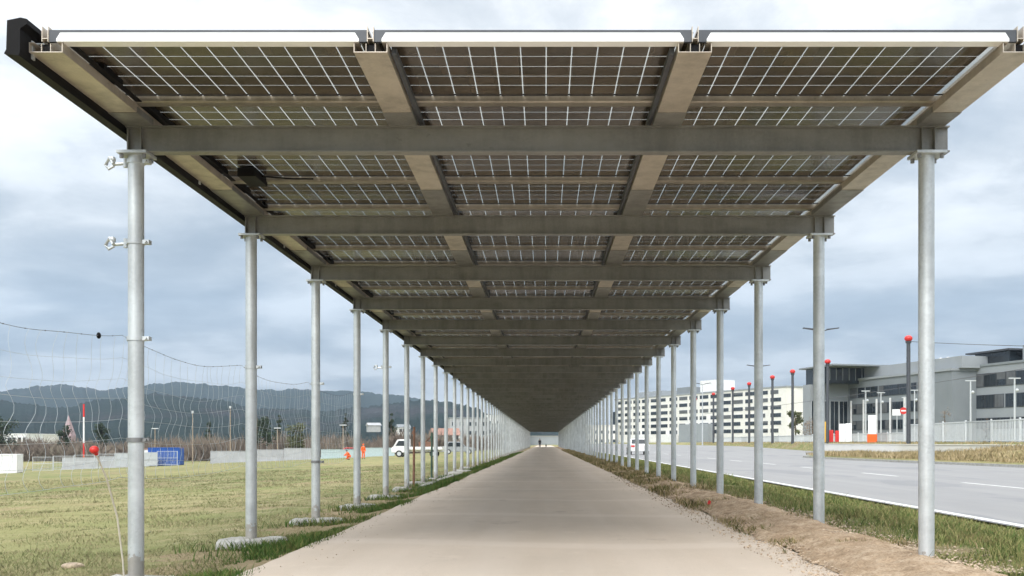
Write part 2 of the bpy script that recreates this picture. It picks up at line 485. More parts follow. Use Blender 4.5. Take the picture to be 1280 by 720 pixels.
# soil bank along the right edge of the path
sb = MB(); sy = axis([(3,26,520),(26,60,160),(60,230,100)]); sn = 36
for y in sy:
    near = 1 - sm(17, 30, y)
    l = 2.34 + .18*nz(y*.5, 3.3) + .10*nz(y*1.7, 5.1) + .06*nz(y*5, 2.2) - .05*near; r = 3.28 + .14*nz(y*.6, 8.8)
    l = lerp(2.22, l, near*.8+.2)
    for i in range(sn+1):
        t = i/sn; x = lerp(l, r, t)
        h = .010 + (.075*near+.02) * math.sin(math.pi*t)**.8 * (1 + .7*nz(x*1.2, y*.8, 2))
        h += (.022*nz(x*4, y*4) + .020*nz(x*9, y*9)+.016*nz(x*19, y*19)) * sm(0, .12, t) * sm(1, .9, t)
        base = max(gz(x, y), .006 if x < 2.42 else -9)
        if i == 0: h = .001
        if i == sn: h = -.03
        sb.v.append((x, y, base + h))
for j in range(len(sy)-1):
    for i in range(sn):
        a = j*(sn+1)+i; sb.f.append((a, a+1, a+sn+2, a+sn+1))
o = tag(sb.build('soil_bank', M['soil'], None, True), kind='structure'); o.modifiers.clear()
# loose stones on it
pb = MB()
def stone(c, r):
    n = len(pb.v); 
    for d in ((1,0,0),(0,1,0),(-1,0,0),(0,-1,0),(0,0,1),(0,0,-1)):
        q = r*random.uniform(.6, 1.2); pb.v.append((c[0]+d[0]*q, c[1]+d[1]*q, c[2]+d[2]*q*.7))
    for f in ((0,1,4),(1,2,4),(2,3,4),(3,0,4),(1,0,5),(2,1,5),(3,2,5),(0,3,5)): pb.f.append(tuple(n+i for i in f))
for i in range(18000):
    y = 7 + 22*random.random()**1.5; x = random.gauss(2.75, .45)
    if x < 1.9: continue
    base = .008 if x < 2.25 else max(gz(x, y), 0) + .05*math.sin(math.pi*min(1, max(0, (x-2.22)/1.4)))*(1-sm(17,30,y))
    stone((x, y, base + .02), random.choice((.004, .005, .006, .008, .011, .016))*random.uniform(.7, 1.2))
for i in range(500):
    y = 7 + 25*random.random(); s = random.choice((-1, 1)); x = s*(2.25 - abs(random.gauss(0, .25)))
    stone((x, y, .008), random.uniform(.003, .009))
tag(pb.build('loose_stones', M['pebble']), 'loose stones and clods scattered on the soil bank by the path', 'stones', kind='stuff')

# ------------------------------------------------------------------ grass as stuff
def blades(name, matn, n, sampler, label, cat='grass'):
    m = MB()
    for _ in range(n):
        s = sampler()
        if s is None: continue
        x, y, z, h, w, lean = s
        a = random.uniform(0, 6.283); dx, dy = math.cos(a)*w, math.sin(a)*w
        b = random.uniform(0, 6.283); lx, ly = math.cos(b)*lean*h, math.sin(b)*lean*h
        k = len(m.v)
        m.v += [(x-dx, y-dy, z), (x+dx, y+dy, z), (x+dx*.7+lx*.4, y+dy*.7+ly*.4, z+h*.6), (x-dx*.7+lx*.4, y-dy*.7+ly*.4, z+h*.6), (x+lx, y+ly, z+h)]
        m.f += [(k, k+1, k+2, k+3), (k+3, k+2, k+4)]
    return tag(m.build(name, M[matn]), label, cat, kind='stuff')
def field_s():
    d = 5.5 + 55*random.random()**1.7
    x = -3.0 - random.random()*(max(2.5, .60*d - 2.4))
    a = nz(x*.35, d*.35); 
    dens = nz(x*.8, d*.8, 3.3)
    if dens < -.12 and random.random() < .75: return None
    f = .5 + d/16
    h = random.uniform(.018, .05)*(1.0+.5*dens)*(1+.012*d)
    if random.random() < .02: h *= 2.2
    return (x, d, gz(x, d)-.01, h, .0030*f*random.uniform(.6, 1.4), random.uniform(.5, 1.6))
blades('field_grass', 'blade_field', 95000, field_s, 'short patchy green and straw coloured grass of the sloping field')
def weed_s():
    if random.random() < .07:
        i = random.randrange(0, 9); d = Y1 + i*B - random.uniform(.16, .5); x = XL + random.gauss(.2, .38)
        if x > -2.3: return None
        return (x, d, gz(x, d)-.01, random.uniform(.04, .15), .004*(.6+d/14)*random.uniform(.6, 1.5), random.uniform(.2, 1.0))
    d = 6 + 100*random.random()**2
    x = random.gauss(-2.72, .26)
    if x > -2.27 or x < -3.7: return None
    c = nz(d*.8, 4.4) + .5*nz(d*2.5, x*3)
    if c < -.02 - .3*sm(18, 12, d): return None
    f = .6 + d/14
    return (x, d, gz(x, d)-.01, random.uniform(.05, .15)*(.6+c), .004*f*random.uniform(.6, 1.5), random.uniform(.2, 1.0))
blades('edge_weeds', 'blade_weed', 52000, weed_s, 'dark green weeds growing along the left edge of the path', 'weeds')
def verge_s():
    d = 7 + 90*random.random()**1.9
    x = random.uniform(3.05, 6.28)
    near = sm(3.0, 3.4, x)
    if random.random() > near: return None
    c = nz(x*1.3, d*1.3, 2.2)
    f = .6 + d/16
    return (x, d, gz(x, d)-.02, random.uniform(.05, .14)*(.85+.9*c)*(.55 if x > 6 else 1), .0045*f*random.uniform(.6, 1.4), random.uniform(.2, .9))
blades('verge_grass', 'blade_verge', 90000, verge_s, 'lush green grass verge between the soil bank and the road')
def tuft_s():
    d = 9 + 120*random.random()**1.7
    x = random.gauss(2.7, .38)
    c = nz(d*.55, 6.6) + .6*nz(d*1.6, x*2, 3) + .55*sm(11, 22, d) - .18
    if c < .02 or x < 2.2: return None
    return (x, d, max(gz(x, d), 0)-.0, random.uniform(.04, .16)*(.5+c), .005*(.6+d/14)*random.uniform(.6, 1.4), random.uniform(.2, 1))
blades('soil_tufts', 'blade_tuft', 40000, tuft_s, 'straw coloured grass tufts along the right path edge')
def straw_s():
    y = random.uniform(30, 75); l = med_left(y)+.1
    x = random.uniform(l, 27.2); c = nz(x*.5, y*.3, 1.7)
    tall = sm(68, 52, y)*sm(.2, .9, (x-l)/(27.2-l))
    z = mz(x, y) + .08 + .6*sm(64, 50, y)*sm(.25, .85, (x-l)/(27.43-l))
    return (x, y, z, random.uniform(.12, .34)*(1+c)+.22*tall*random.random(), .022*random.uniform(.5, 1.5), random.uniform(.2, .8))
blades('median_grass', 'blade_straw', 24000, straw_s, 'dry straw grass on the median island beyond the road')
def ledge_s():
    y = random.uniform(45, 180); x = random.uniform(27.6, 29.6)
    return (x, y, gz(x, y)-.03, random.uniform(.06, .22), .03, random.uniform(.2, .9))
blades('ledge_grass', 'blade_straw', 5000, ledge_s, 'dry grass strip at the foot of the dark poles')

# ------------------------------------------------------------------ the solar canopy
canopy = empty('solar_canopy', (0, Y1, 0), 0, 'long open canopy of glass solar panels on galvanised posts above the path', 'solar canopy')
ZB, ZT = 3.37, 3.58      # beam bottom / top
ZG = 3.712               # glass
yF = -1.52               # front edge (local y)
# posts
def post_mesh(base):
    m = MB(); m.tube([(0,0,base), (0,0,ZB-.022)], .062, 20); return m.mesh('post', M['galv'], True)
pmL = post_mesh(-.2); pmR = post_mesh(-.02)
fm = MB(); fm.box(-.115, .125, -.11, .11, ZB-.024, ZB-.002)
fme = fm.mesh('top_plate', M['galv'])
bm_ = MB(); bm_.tube([(0, 0, -.058), (0, 0, -.024)], .016, 6)
bolt_me = bm_.mesh('bolt', M['bolt'])
far = MB()
for i in range(NF):
    for side, x in (('L', XL), ('R', XR)):
        if i < 50:
            p = link('post', pmL if side == 'L' else pmR, canopy); p.location = (x, i*B, 0)
            es = p.modifiers.new('es', 'EDGE_SPLIT'); es.split_angle = R(40)
            t = link('top_plate', fme, p)
            if i < 6:
                for bx in (-.085, .095):
                    for by in (-.075, .075): link('bolt', bolt_me, p).location = (bx, by, ZB)
        else:
            far.tube([(x, i*B, -.1), (x, i*B, ZB-.02)], .062, 10)
tag(far.build('post', M['galv'], canopy, True), kind='stuff')
posts = [o for o in canopy.children if o.name.startswith('post')]
def post_at(i, side):
    for o in posts:
        if abs(o.location.y - i*B) < .01 and ((o.location.x < 0) == (side == 'L')): return o
# clamps with arms on the left posts
def clamp(post, z, arm, px=-1):
    m = MB(); m.tube([(0,0,z-.018), (0,0,z+.018)], .071, 16)
    m.box(.06, .115, -.03, .03, z-.016, z+.016); m.tube([(.09, -.05, z), (.09, .05, z)], .012, 6)
    if arm:
        m.tube([(-.06, 0, z-.01), (-.19, 0, z-.02)], .013, 8)
        m.tube([(-.085, 0, z-.045), (-.085, 0, z+.03)], .017, 8)
        m.tube([(-.17, -.03, z-.02), (-.215, .0, z+.035), (-.255, .02, z-.02), (-.22, 0, z-.055), (-.18, 0, z-.03)], .014, 6)
        m.ball((-.19, 0, z+.02), .028, 8, 6)
    return m.build('arm_clamp' if arm else 'clamp', M['galv'] if z > 1.5 else M['bolt'], post, True)
p0 = post_at(0, 'L'); clamp(p0, 3.30, True); clamp(p0, 2.65, True)
c = clamp(p0, 1.87, False); c = clamp(p0, 1.05, False)
for i in (1, 2, 3): clamp(post_at(i, 'L'), 1.88, False)
clamp(post_at(4, 'L'), 2.6, True); clamp(post_at(2, 'L'), .75, False)
# beams: I section with stiffeners
ib = MB()
x0, x1 = XL-.07, XR+.17
ib.box(x0, x1, -.05, .05, ZB, ZB+.011); ib.box(x0, x1, -.05, .05, ZT-.011, ZT)
ib.box(x0, x1, -.006, .006, ZB+.011, ZT-.011)
for px in (XL, XR):
    for dx in (-.05, .055): ib.box(px+dx-.005, px+dx+.005, -.048, .048, ZB+.011, ZT-.011)
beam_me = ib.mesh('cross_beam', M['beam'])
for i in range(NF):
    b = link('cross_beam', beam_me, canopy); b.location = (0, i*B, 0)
# purlins: open aluminium hat profile, 4 lines
PX = [-3.264, -1.140, .983, 3.107]
L0, L1 = yF, (NF-1)*B + 1.4
hw = .11
def prof_part(pts): return pts
for pxx in PX:
    m = MB()
    m.box(pxx-hw, pxx+hw, L0, L1, ZT+.001, ZT+.006)                    # web
    for s in (-1, 1):
        xa = pxx+s*hw
        m.box(min(xa, xa-s*.005), max(xa, xa-s*.005), L0, L1, ZT+.0065, ZT+.062)
        m.box(min(xa, xa-s*.035), max(xa, xa-s*.035), L0, L1, ZT+.0625, ZT+.067)
    m.box(pxx-.032, pxx-.028, L0+.003, L1, ZT+.0065, ZT+.060); m.box(pxx+.028, pxx+.032, L0+.003, L1, ZT+.0065, ZT+.060)
    pu = m.build('purlin', M['alu'], canopy)
    j = MB()
    j.box(pxx-.022, pxx-.017, L0-.01, L1, ZT+.068, ZG+.035); j.box(pxx+.017, pxx+.022, L0-.01, L1, ZT+.068, ZG+.035)
    j.box(pxx-.0165, pxx+.0165, L0-.012, L1, ZT+.085, ZT+.090)
    j.build('glazing_bar', M['alu'], pu)
    d = MB(); d.box(pxx-.027, pxx+.027, L0+.02, L1, ZT+.007, ZT+.058)
    d.build('cable_channel', M['black'], pu)
    for sd_ in ((1,) if pxx < -1 else ((-1,) if pxx < 2 else ())):  # dark strips added beside the purlins, standing in for shade
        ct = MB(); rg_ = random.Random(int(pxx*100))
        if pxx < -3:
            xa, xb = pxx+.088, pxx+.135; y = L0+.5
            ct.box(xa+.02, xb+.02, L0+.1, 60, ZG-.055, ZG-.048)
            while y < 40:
                ll = rg_.uniform(.25, .8); ct.box(pxx+.03, xb+.02, y, y+ll, ZG-.047, ZG-.012); y += ll + rg_.uniform(.3, .75)  # made-up dark blocks, spaced to break the bright margin into dashes
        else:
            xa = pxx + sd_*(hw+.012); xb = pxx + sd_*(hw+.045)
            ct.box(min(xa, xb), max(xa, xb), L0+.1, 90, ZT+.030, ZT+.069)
        ct.build('shade_strip', M['black'] if pxx < -3 else M['polegrey'], pu)
    for k_ in range(10):
        if k_ == 0: ya, yb = -.36, -.052
        else: ya, yb = k_*B-1.15+.0, k_*B-.052
        s_ = MB(); s_.box(pxx-hw-.003, pxx+hw+.003, ya, yb, ZT-.004, ZT+.0008); 
        s_.box(pxx-hw-.006, pxx-hw-.0005, ya, yb, ZT+.0009, ZT+.045); s_.box(pxx+hw+.0005, pxx+hw+.006, ya, yb, ZT+.0009, ZT+.045)
        s_.build('splice_plate', M['beam'], pu)
# rails across
pitch = 1.142
rl = MB()
ra, rb = PX[0]-.05, PX[3]+.05
# hollow aluminium rail, rounded lower edge
sec = [(-.045, ZT+.078), (-.040, ZT+.072), (.045, ZT+.072), (.05, ZT+.080), (.05, ZG-.010), (-.05, ZG-.010), (-.05, ZT+.084)]
NR = int((L1 - L0)/pitch)
farr = MB()
rail_ys = [yF + .05 + i*pitch for i in range(1, NR+1)]
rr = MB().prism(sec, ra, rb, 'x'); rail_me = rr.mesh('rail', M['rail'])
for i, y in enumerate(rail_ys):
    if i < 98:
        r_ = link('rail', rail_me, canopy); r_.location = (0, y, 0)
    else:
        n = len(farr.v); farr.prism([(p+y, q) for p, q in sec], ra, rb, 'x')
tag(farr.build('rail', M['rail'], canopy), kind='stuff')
# front edge trim: one chamfered white bar per panel column
for a, b in zip(PX[:-1], PX[1:]):
    m = MB(); m.prism([(a+.075, ZT+.068), (b-.075, ZT+.068), (b-.075, ZT+.085), (b-.10, ZG-.007), (a+.10, ZG-.007), (a+.075, ZT+.085)], yF-.012, yF+.075, 'y')
    m.build('edge_trim', M['white_alu'], canopy)
for a, b in zip(PX[:-1], PX[1:]):
    m = MB(); m.box(a+.024, b-.024, yF-.004, yF+.005, ZG-.0065, ZG+.014)
    m.box(a+.024, a+.115, yF-.004, yF+.02, ZT+.069, ZG-.0068); m.box(b-.115, b-.024, yF-.004, yF+.02, ZT+.069, ZG-.0068)
    m.build('edge_seal', M['polegrey'], canopy)
# panels
def panel_mesh(name):
    m = MB(); m.box(.012, 2.112, .006, 1.136, ZG-.004, ZG+.004)
    me = m.mesh(name, M['panel']); me.materials.append(M['clear']); me.materials.append(M['black'])
    for p_ in me.polygons: p_.material_index = 0 if p_.normal.z < -.5 else (1 if p_.normal.z > .5 else 2)
    uvl = me.uv_layers.new(name='UVMap')
    for lp in me.loops:
        v = me.vertices[lp.vertex_index].co; uvl.data[lp.index].uv = (v.x-.012, v.y-.006)
    return me
pan_me = panel_mesh('solar_panel')
clear = MB()
rows = NR
sv, sf, suv = [], [], []
for r in range(rows):
    for a in PX[:-1]:
        y = yF + r*pitch
        if r < 33:
            p = link('solar_panel', pan_me, canopy); p.location = (a, y, 0)
        else:
            n = len(sv)
            for v in pan_me.vertices: sv.append((v.co.x+a, v.co.y+y, v.co.z))
            for pl in pan_me.polygons: sf.append(tuple(n+i for i in pl.vertices))
me = bpy.data.meshes.new('solar_panel'); me.from_pydata(sv, [], sf); me.materials.append(M['panel']); me.materials.append(M['clear']); me.materials.append(M['black']); me.update()
for p_ in me.polygons: p_.material_index = 0 if p_.normal.z < -.5 else (1 if p_.normal.z > .5 else 2)
uvl = me.uv_layers.new(name='UVMap')
src = [d.uv.copy() for d in pan_me.uv_layers[0].data]
for i, d in enumerate(uvl.data): d.uv = src[i % len(src)]
tag(link('solar_panel', me, canopy), kind='stuff')
# black rain gutter along the left eave
gm = MB()
prof = [(-3.482, 3.534), (-3.385, 3.520), (-3.378, 3.56), (-3.378, 3.695), (-3.335, 3.725), (-3.335, 3.757), (-3.375, 3.766), (-3.462, 3.748), (-3.468, 3.56)]
gm.prism(prof, L0-.10, L1, 'y')
gut = gm.build('gutter', M['black'], canopy)
gb = MB()
for i in range(26):
    y = L0 + .03 + i*1.55
    gb.box(-3.376, -3.366, y, y+.035, ZT-.03, ZT+.09); gb.box(-3.365, -3.27, y+.005, y+.03, ZT+.068, ZT+.074)
gb.build('gutter_bracket', M['galv'], gut)
jb = MB(); jb.box(-2.98, -2.80, 1.55, 1.95, ZT+.03, ZT+.115); jb.tube([(-2.8, 1.75, ZT+.08), (-2.5, 1.72, ZT+.05), (-2.3, 1.80, ZT+.07)], .009, 6)
jb.build('junction_box', M['black'], canopy, False, .012)

# ------------------------------------------------------------------ concrete footings on the left
ords = ['first', 'second', 'third', 'fourth', 'fifth', 'sixth', 'seventh', 'eighth', 'ninth', 'tenth', 'eleventh', 'twelfth']
for i in range(12):
    y = Y1 + i*B; x = XL
    rng = random.Random(40+i)
    w = rng.uniform(.29, .42) if i else .4; dp = rng.uniform(.18, .25)
    m = MB(); k = 30; sd = rng.uniform(0, 90)
    z0 = -.24; zt = -.15 + rng.uniform(.07, .10); tilt = rng.uniform(-.05, .05)
    ring = []
    for q in range(k):
        t = 2*math.pi*q/k
        rr_ = 1 + .16*nz(math.cos(t)*1.6, math.sin(t)*1.6, sd) + .07*nz(math.cos(t)*6, math.sin(t)*6, sd)
        cx = math.copysign(abs(math.cos(t))**.4, math.cos(t))*w*rr_; cy = math.copysign(abs(math.sin(t))**.4, math.sin(t))*dp*rr_
        ring.append((cx, cy))
    lv = ((1.10, z0), (1.05, zt-.045), (.98, zt-.012), (.90, zt), (.6, zt+.006), (.3, zt+.008))
    for s_, z in lv:
        for (cx, cy) in ring: m.v.append((x+cx*s_+.02, y+cy*s_, z + tilt*cx + .022*nz(cx*s_*5, cy*s_*5, sd) + .022*nz(cx*s_*13, cy*s_*13, sd)))
    for l_ in range(len(lv)-1):
        for q in range(k):
            q2 = (q+1) % k; m.f.append((l_*k+q, l_*k+q2, (l_+1)*k+q2, (l_+1)*k+q))
    m.v.append((x+.02, y, zt+.008)); c_ = len(m.v)-1
    for q in range(k): m.f.append(((len(lv)-1)*k+q, (len(lv)-1)*k+(q+1) % k, c_))
    o = m.build('concrete_footing', M['concrete'])
    tag(o, 'rough grey concrete footing at the base of the %s left post from the camera' % ords[i], 'footing', 'concrete footings under the left posts')
# long pale kerb slabs lying between the far left posts
for i, (ya, yb, lab) in enumerate(((24.2, 27.4, 'pale flat concrete slab on the grass edge by the rusty stake'), (28.4, 31.8, 'pale flat concrete slab on the grass edge by the dark green stake'))):
    m = MB(); m.box(-3.15, -2.95, ya, yb, -.16, -.04)
    tag(m.build('concrete_slab', M['concrete'], None, False, .02), lab, 'slab', 'slabs between the left posts')

tag(MB().ball((-4.62, 9.55, gz(-4.62, 9.55)+.012), .07, 12, 8, 1.7, .8, .55).build('stone', M['pebble'], None, True), 'pale flat stone lying in the grass left of the nearest left post', 'stone')
m = MB(); m.prism([(2.50, .08), (2.545, .075), (2.555, .12), (2.53, .145), (2.51, .125)], 15.0, 15.012, 'y'); m.tube([(2.52, 15.006, .02), (2.52, 15.006, .09)], .005, 5)
tag(m.build('marker_flag', M['red']), 'tiny red marker flag stuck in the soil bank beside the right path edge', 'marker flag')
# ------------------------------------------------------------------ string net along the left posts
net = empty('string_net', (-3.42, 4.6, 0), 0, 'sagging white string net with a dark top wire hung along the left posts', 'net')
def sag(y):      # y local; posts at Y1-4.6 + k*B
    q = ((y - (Y1-4.6)) / B) % 1.0
    return q
hs = [.84, .66, .49, .33, .18, .02, -.14, -.30]
def net_z(k, y):
    q = sag(y); s = .10*4*q*(1-q)*(1 if k < 3 else .6) + .05*math.exp(-q*7)*(1 if k == 0 else 0) * (q*6)
    return E + hs[k] + .03 - s + .03*nz(y*.9, k*3.1) - .0
NL = 13.0
def wave(y, z): return .085*nz(y*1.1, z*1.7, 8) + .05*nz(y*2.3, z*3.4, 2)
m = MB(); n_ = 150
for k in range(1, len(hs)):
    pts = [(.03*nz(i*.2, k), NL*i/n_, net_z(k, NL*i/n_)) for i in range(n_+1)]
    m.tube(pts, .0012 if k < 3 else .0016, 3, False)
ny = int(NL/.18)
for i in range(ny):
    y = .05 + i*.18 + random.uniform(-.03, .03)
    pts = []
    for q in range(0, 26):
        t = q/25*(len(hs)-1); k0 = min(int(t), len(hs)-2); f = t-k0
        z = lerp(net_z(k0, y), net_z(k0+1, y), f)
        zig = (.045 if k0 % 2 else -.045) * math.sin(math.pi*f) * (1 if k0 >= 2 else .4)
        pts.append((.04*nz(y*2, z*3, 5), y + wave(y, z)*1.3 + zig, z))
    m.tube(pts, .0016, 3, False)
m.build('mesh_strings', M['string'], net)
m = MB(); pts = [(0, NL*i/n_, net_z(0, NL*i/n_)) for i in range(n_+1)]
m.tube(pts, .0018, 4)
for i in range(0, n_, 3): m.ball((0, NL*i/n_, net_z(0, NL*i/n_)), .005, 6, 4)
m.build('top_wire', M['darkstring'], net)
m = MB()
for y in (Y1-4.6-.42, Y1-4.6+.12): m.ball((0, y, net_z(0, y)), .018, 8, 6, 1, 1, 1.4)
m.build('wire_tensioner', M['black'], net)
# bent marker rod with red cap
rod = empty('marker_rod', (-3.33, 7.74, -.15), 0, 'bent pale rod with a red cap leaning beside the nearest left post', 'marker rod')
m = MB(); m.tube([(0, 0, -.05), (-.005, -.03, .25), (-.01, -.12, .6), (-.02, -.28, .9), (-.03, -.44, 1.10)], .007, 8)
m.build('rod', M['cream_rod'], rod, True)
m = MB(); m.ball((-.032, -.46, 1.125), .034, 12, 8, 1, 1, .9); m.tube([(-.029, -.43, 1.09), (-.031, -.45, 1.115)], .016, 8)
m.build('cap', M['red'], rod, True)
for (nm, x, y, h, mt, lab) in (('fence_stake', -3.52, 26.2, 1.45, 'rust', 'rusty brown stake standing in the grass behind the left posts'), ('fence_stake', -3.62, 31.2, 1.35, 'greenpost', 'dark green stake standing in the grass behind the left posts')):
    m = MB(); m.tube([(x, y, -.25), (x+.01, y, h)], .032, 8); m.box(x-.045, x+.045, y-.012, y+.012, h-.2, h-.12)
    tag(m.build(nm, M[mt], None, True), lab, 'stake', 'stakes behind the left posts')

# ------------------------------------------------------------------ people
def skin_fig(name, joints, edges, radii, matn, parent, root=0):
    me = bpy.data.meshes.new(name); me.from_pydata(joints, edges, []); me.materials.append(M[matn])
    o = bpy.data.objects.new(name, me); col.objects.link(o); o.parent = parent
    md = o.modifiers.new('skin', 'SKIN')
    md.use_smooth_shade = True
    for i, sv_ in enumerate(me.skin_vertices[0].data):
        sv_.radius = (radii[i], radii[i]); sv_.use_root = (i == root)
    s = o.modifiers.new('sub', 'SUBSURF'); s.levels = 1; s.render_levels = 2
    return o
def person(loc, rz, label, jacket, trousers, pose='stand', cap=None, group=None):
    root = empty('person', loc, rz, label, 'person', group)
    if pose == 'stand':
        J = {'pel':(0,0,.95),'ch':(0,0,1.32),'nk':(0,0,1.50),'hd':(0,-.02,1.66),
             'sL':(.18,0,1.42),'eL':(.25,.02,1.14),'wL':(.25,-.08,.90),'hL':(.25,-.11,.80),
             'sR':(-.18,0,1.42),'eR':(-.25,.02,1.14),'wR':(-.25,-.08,.90),'hR':(-.25,-.11,.80),
             'pL':(.10,0,.90),'kL':(.12,-.04,.50),'aL':(.12,.02,.09),'tL':(.13,-.14,.03),
             'pR':(-.10,0,.90),'kR':(-.12,-.03,.50),'aR':(-.13,.06,.09),'tR':(-.14,-.10,.03)}
    elif pose == 'walk':
        J = {'pel':(0,0,.95),'ch':(0,-.02,1.32),'nk':(0,-.03,1.50),'hd':(0,-.06,1.66),
             'sL':(.18,0,1.42),'eL':(.24,.10,1.16),'wL':(.24,.05,.92),'hL':(.24,.03,.83),
             'sR':(-.18,0,1.42),'eR':(-.24,-.06,1.16),'wR':(-.23,-.20,.96),'hR':(-.23,-.26,.90),
             'pL':(.10,0,.90),'kL':(.11,-.18,.52),'aL':(.11,-.26,.10),'tL':(.11,-.42,.05),
             'pR':(-.10,0,.90),'kR':(-.11,.06,.50),'aR':(-.11,.32,.14),'tR':(-.12,.20,.03)}
    else:   # crouching
        J = {'pel':(0,.12,.42),'ch':(0,-.12,.74),'nk':(0,-.20,.90),'hd':(0,-.28,1.03),
             'sL':(.18,-.16,.82),'eL':(.24,-.34,.62),'wL':(.20,-.52,.48),'hL':(.19,-.58,.42),
             'sR':(-.18,-.16,.82),'eR':(-.24,-.34,.62),'wR':(-.20,-.52,.48),'hR':(-.19,-.58,.42),
             'pL':(.11,.08,.40),'kL':(.16,-.32,.50),'aL':(.15,-.06,.09),'tL':(.16,-.22,.03),
             'pR':(-.11,.08,.40),'kR':(-.15,-.30,.12),'aR':(-.14,.14,.09),'tR':(-.14,.0,.03)}
    keys = list(J); rad = dict(pel=.115, ch=.135, nk=.055, hd=.095, sL=.065, eL=.045, wL=.033, hL=.04, sR=.065, eR=.045, wR=.033, hR=.04,
        pL=.085, kL=.058, aL=.042, tL=.035, pR=.085, kR=.058, aR=.042, tR=.035)
    ED = [('pel','ch'),('ch','nk'),('nk','hd'),('ch','sL'),('sL','eL'),('eL','wL'),('wL','hL'),('ch','sR'),('sR','eR'),('eR','wR'),('wR','hR'),
          ('pel','pL'),('pL','kL'),('kL','aL'),('aL','tL'),('pel','pR'),('pR','kR'),('kR','aR'),('aR','tR')]
    ix = {k: i for i, k in enumerate(keys)}
    skin_fig('body', [J[k] for k in keys], [(ix[a], ix[b]) for a, b in ED], [rad[k] for k in keys], 'skin', root)
    def sub(name, ks, ed, mt, add):
        q = {k: i for i, k in enumerate(ks)}
        skin_fig(name, [J[k] for k in ks], [(q[a], q[b]) for a, b in ed], [rad[k]+add for k in ks], mt, root)
    sub('jacket', ['pel','ch','sL','eL','wL','sR','eR','wR'], [('pel','ch'),('ch','sL'),('sL','eL'),('eL','wL'),('ch','sR'),('sR','eR'),('eR','wR')], jacket, .028)
    sub('trousers', ['pel','pL','kL','aL','pR','kR','aR'], [('pel','pL'),('pL','kL'),('kL','aL'),('pel','pR'),('pR','kR'),('kR','aR')], trousers, .022)
    hd = Vector(J['hd'])
    m = MB(); m.ball(hd+Vector((0,.015,.035)), .112, 12, 8, .92, 1.02, 1.0); m.build('hair' if not cap else 'helmet', M[cap or 'hair'], root, True)
    m = MB()
    for k in ('tL', 'tR'):
        t = J[k]; m.ball((t[0], t[1]+.06, .045), .065, 10, 6, .8, 2.0, .75)
    m.build('shoes', M['rubber'], root, True)
    return root
person((-21.4, 115, gz(-21.4, 115)), R(40), 'standing worker in orange high visibility clothing at the far edge of the field', 'orange', 'orange', 'stand', 'orange')
person((-22.9, 114, gz(-22.9, 114)), R(-60), 'crouching worker in an orange jacket and dark helmet at the field edge', 'orange', 'orange', 'crouch', 'dark_cloth')
person((-1.0, 196, .0), 0, 'person in dark clothing walking at the far end of the path', 'dark_cloth', 'dark_cloth', 'walk')
# dog
dg = empty('dog', (.25, 198, 0), 0, 'small dark dog on the path beside the distant walker', 'dog')
DJ = [(0,.28,.44),(0,0,.42),(0,-.26,.46),(0,-.38,.58),(0,-.46,.66),(0,-.58,.63), (.08,.30,.30),(.08,.38,.17),(.08,.33,.02), (-.08,.30,.30),(-.08,.38,.17),(-.08,.33,.02),
      (.08,-.26,.28),(.08,-.25,.14),(.08,-.27,.02),(-.08,-.26,.28),(-.08,-.25,.14),(-.08,-.27,.02),(0,.42,.50),(0,.58,.58)]
DE = [(0,1),(1,2),(2,3),(3,4),(4,5),(0,6),(6,7),(7,8),(0,9),(9,10),(10,11),(2,12),(12,13),(13,14),(2,15),(15,16),(16,17),(0,18),(18,19)]
DR = [.10,.095,.125,.07,.075,.04,.06,.03,.025,.06,.03,.025,.05,.03,.025,.05,.03,.025,.03,.015]
skin_fig('body', DJ, DE, DR, 'dark_cloth', dg, 1)
m = MB()
for s in (-1, 1): m.prism([(s*.03, .70), (s*.075, .70), (s*.06, .79)], -.47, -.44, 'y')
m.build('ears', M['dark_cloth'], dg)

# ------------------------------------------------------------------ left background
# barrier wall along the far edge of the field: separate precast panels
rng = random.Random(3)
for i in range(9):
    xa = -73 + i*5.6; xb = xa+5.45
    y = 147.6 + .25*math.sin(i*1.7)
    if i == 3: continue
    z0 = gz((xa+xb)/2, y) - .3; h = 1.72 if i < 7 else 1.25
    m = MB(); m.box(xa, xb, y-.12, y+.12, z0, z0+.3+h); m.box(xa-.01, xb+.01, y-.30, y+.30, z0, z0+.42); m.box(xa-.01, xb+.01, y-.16, y+.16, z0+.302+h, z0+.36+h)
    w = m.build('barrier_wall', M['wallwhite'] if i < 7 else M['teal'])
    where = ['leftmost, beside the white container', 'second from the left', 'third from the left, left of the blue container', '', 'just right of the blue container', 'second to the right of the blue container', 'third to the right of the blue container', 'pale green, nearer left of two', 'pale green, right end of the row'][i]
    tag(w, 'low barrier wall panel at the field edge, ' + where, 'wall', 'barrier wall panels at the field edge')
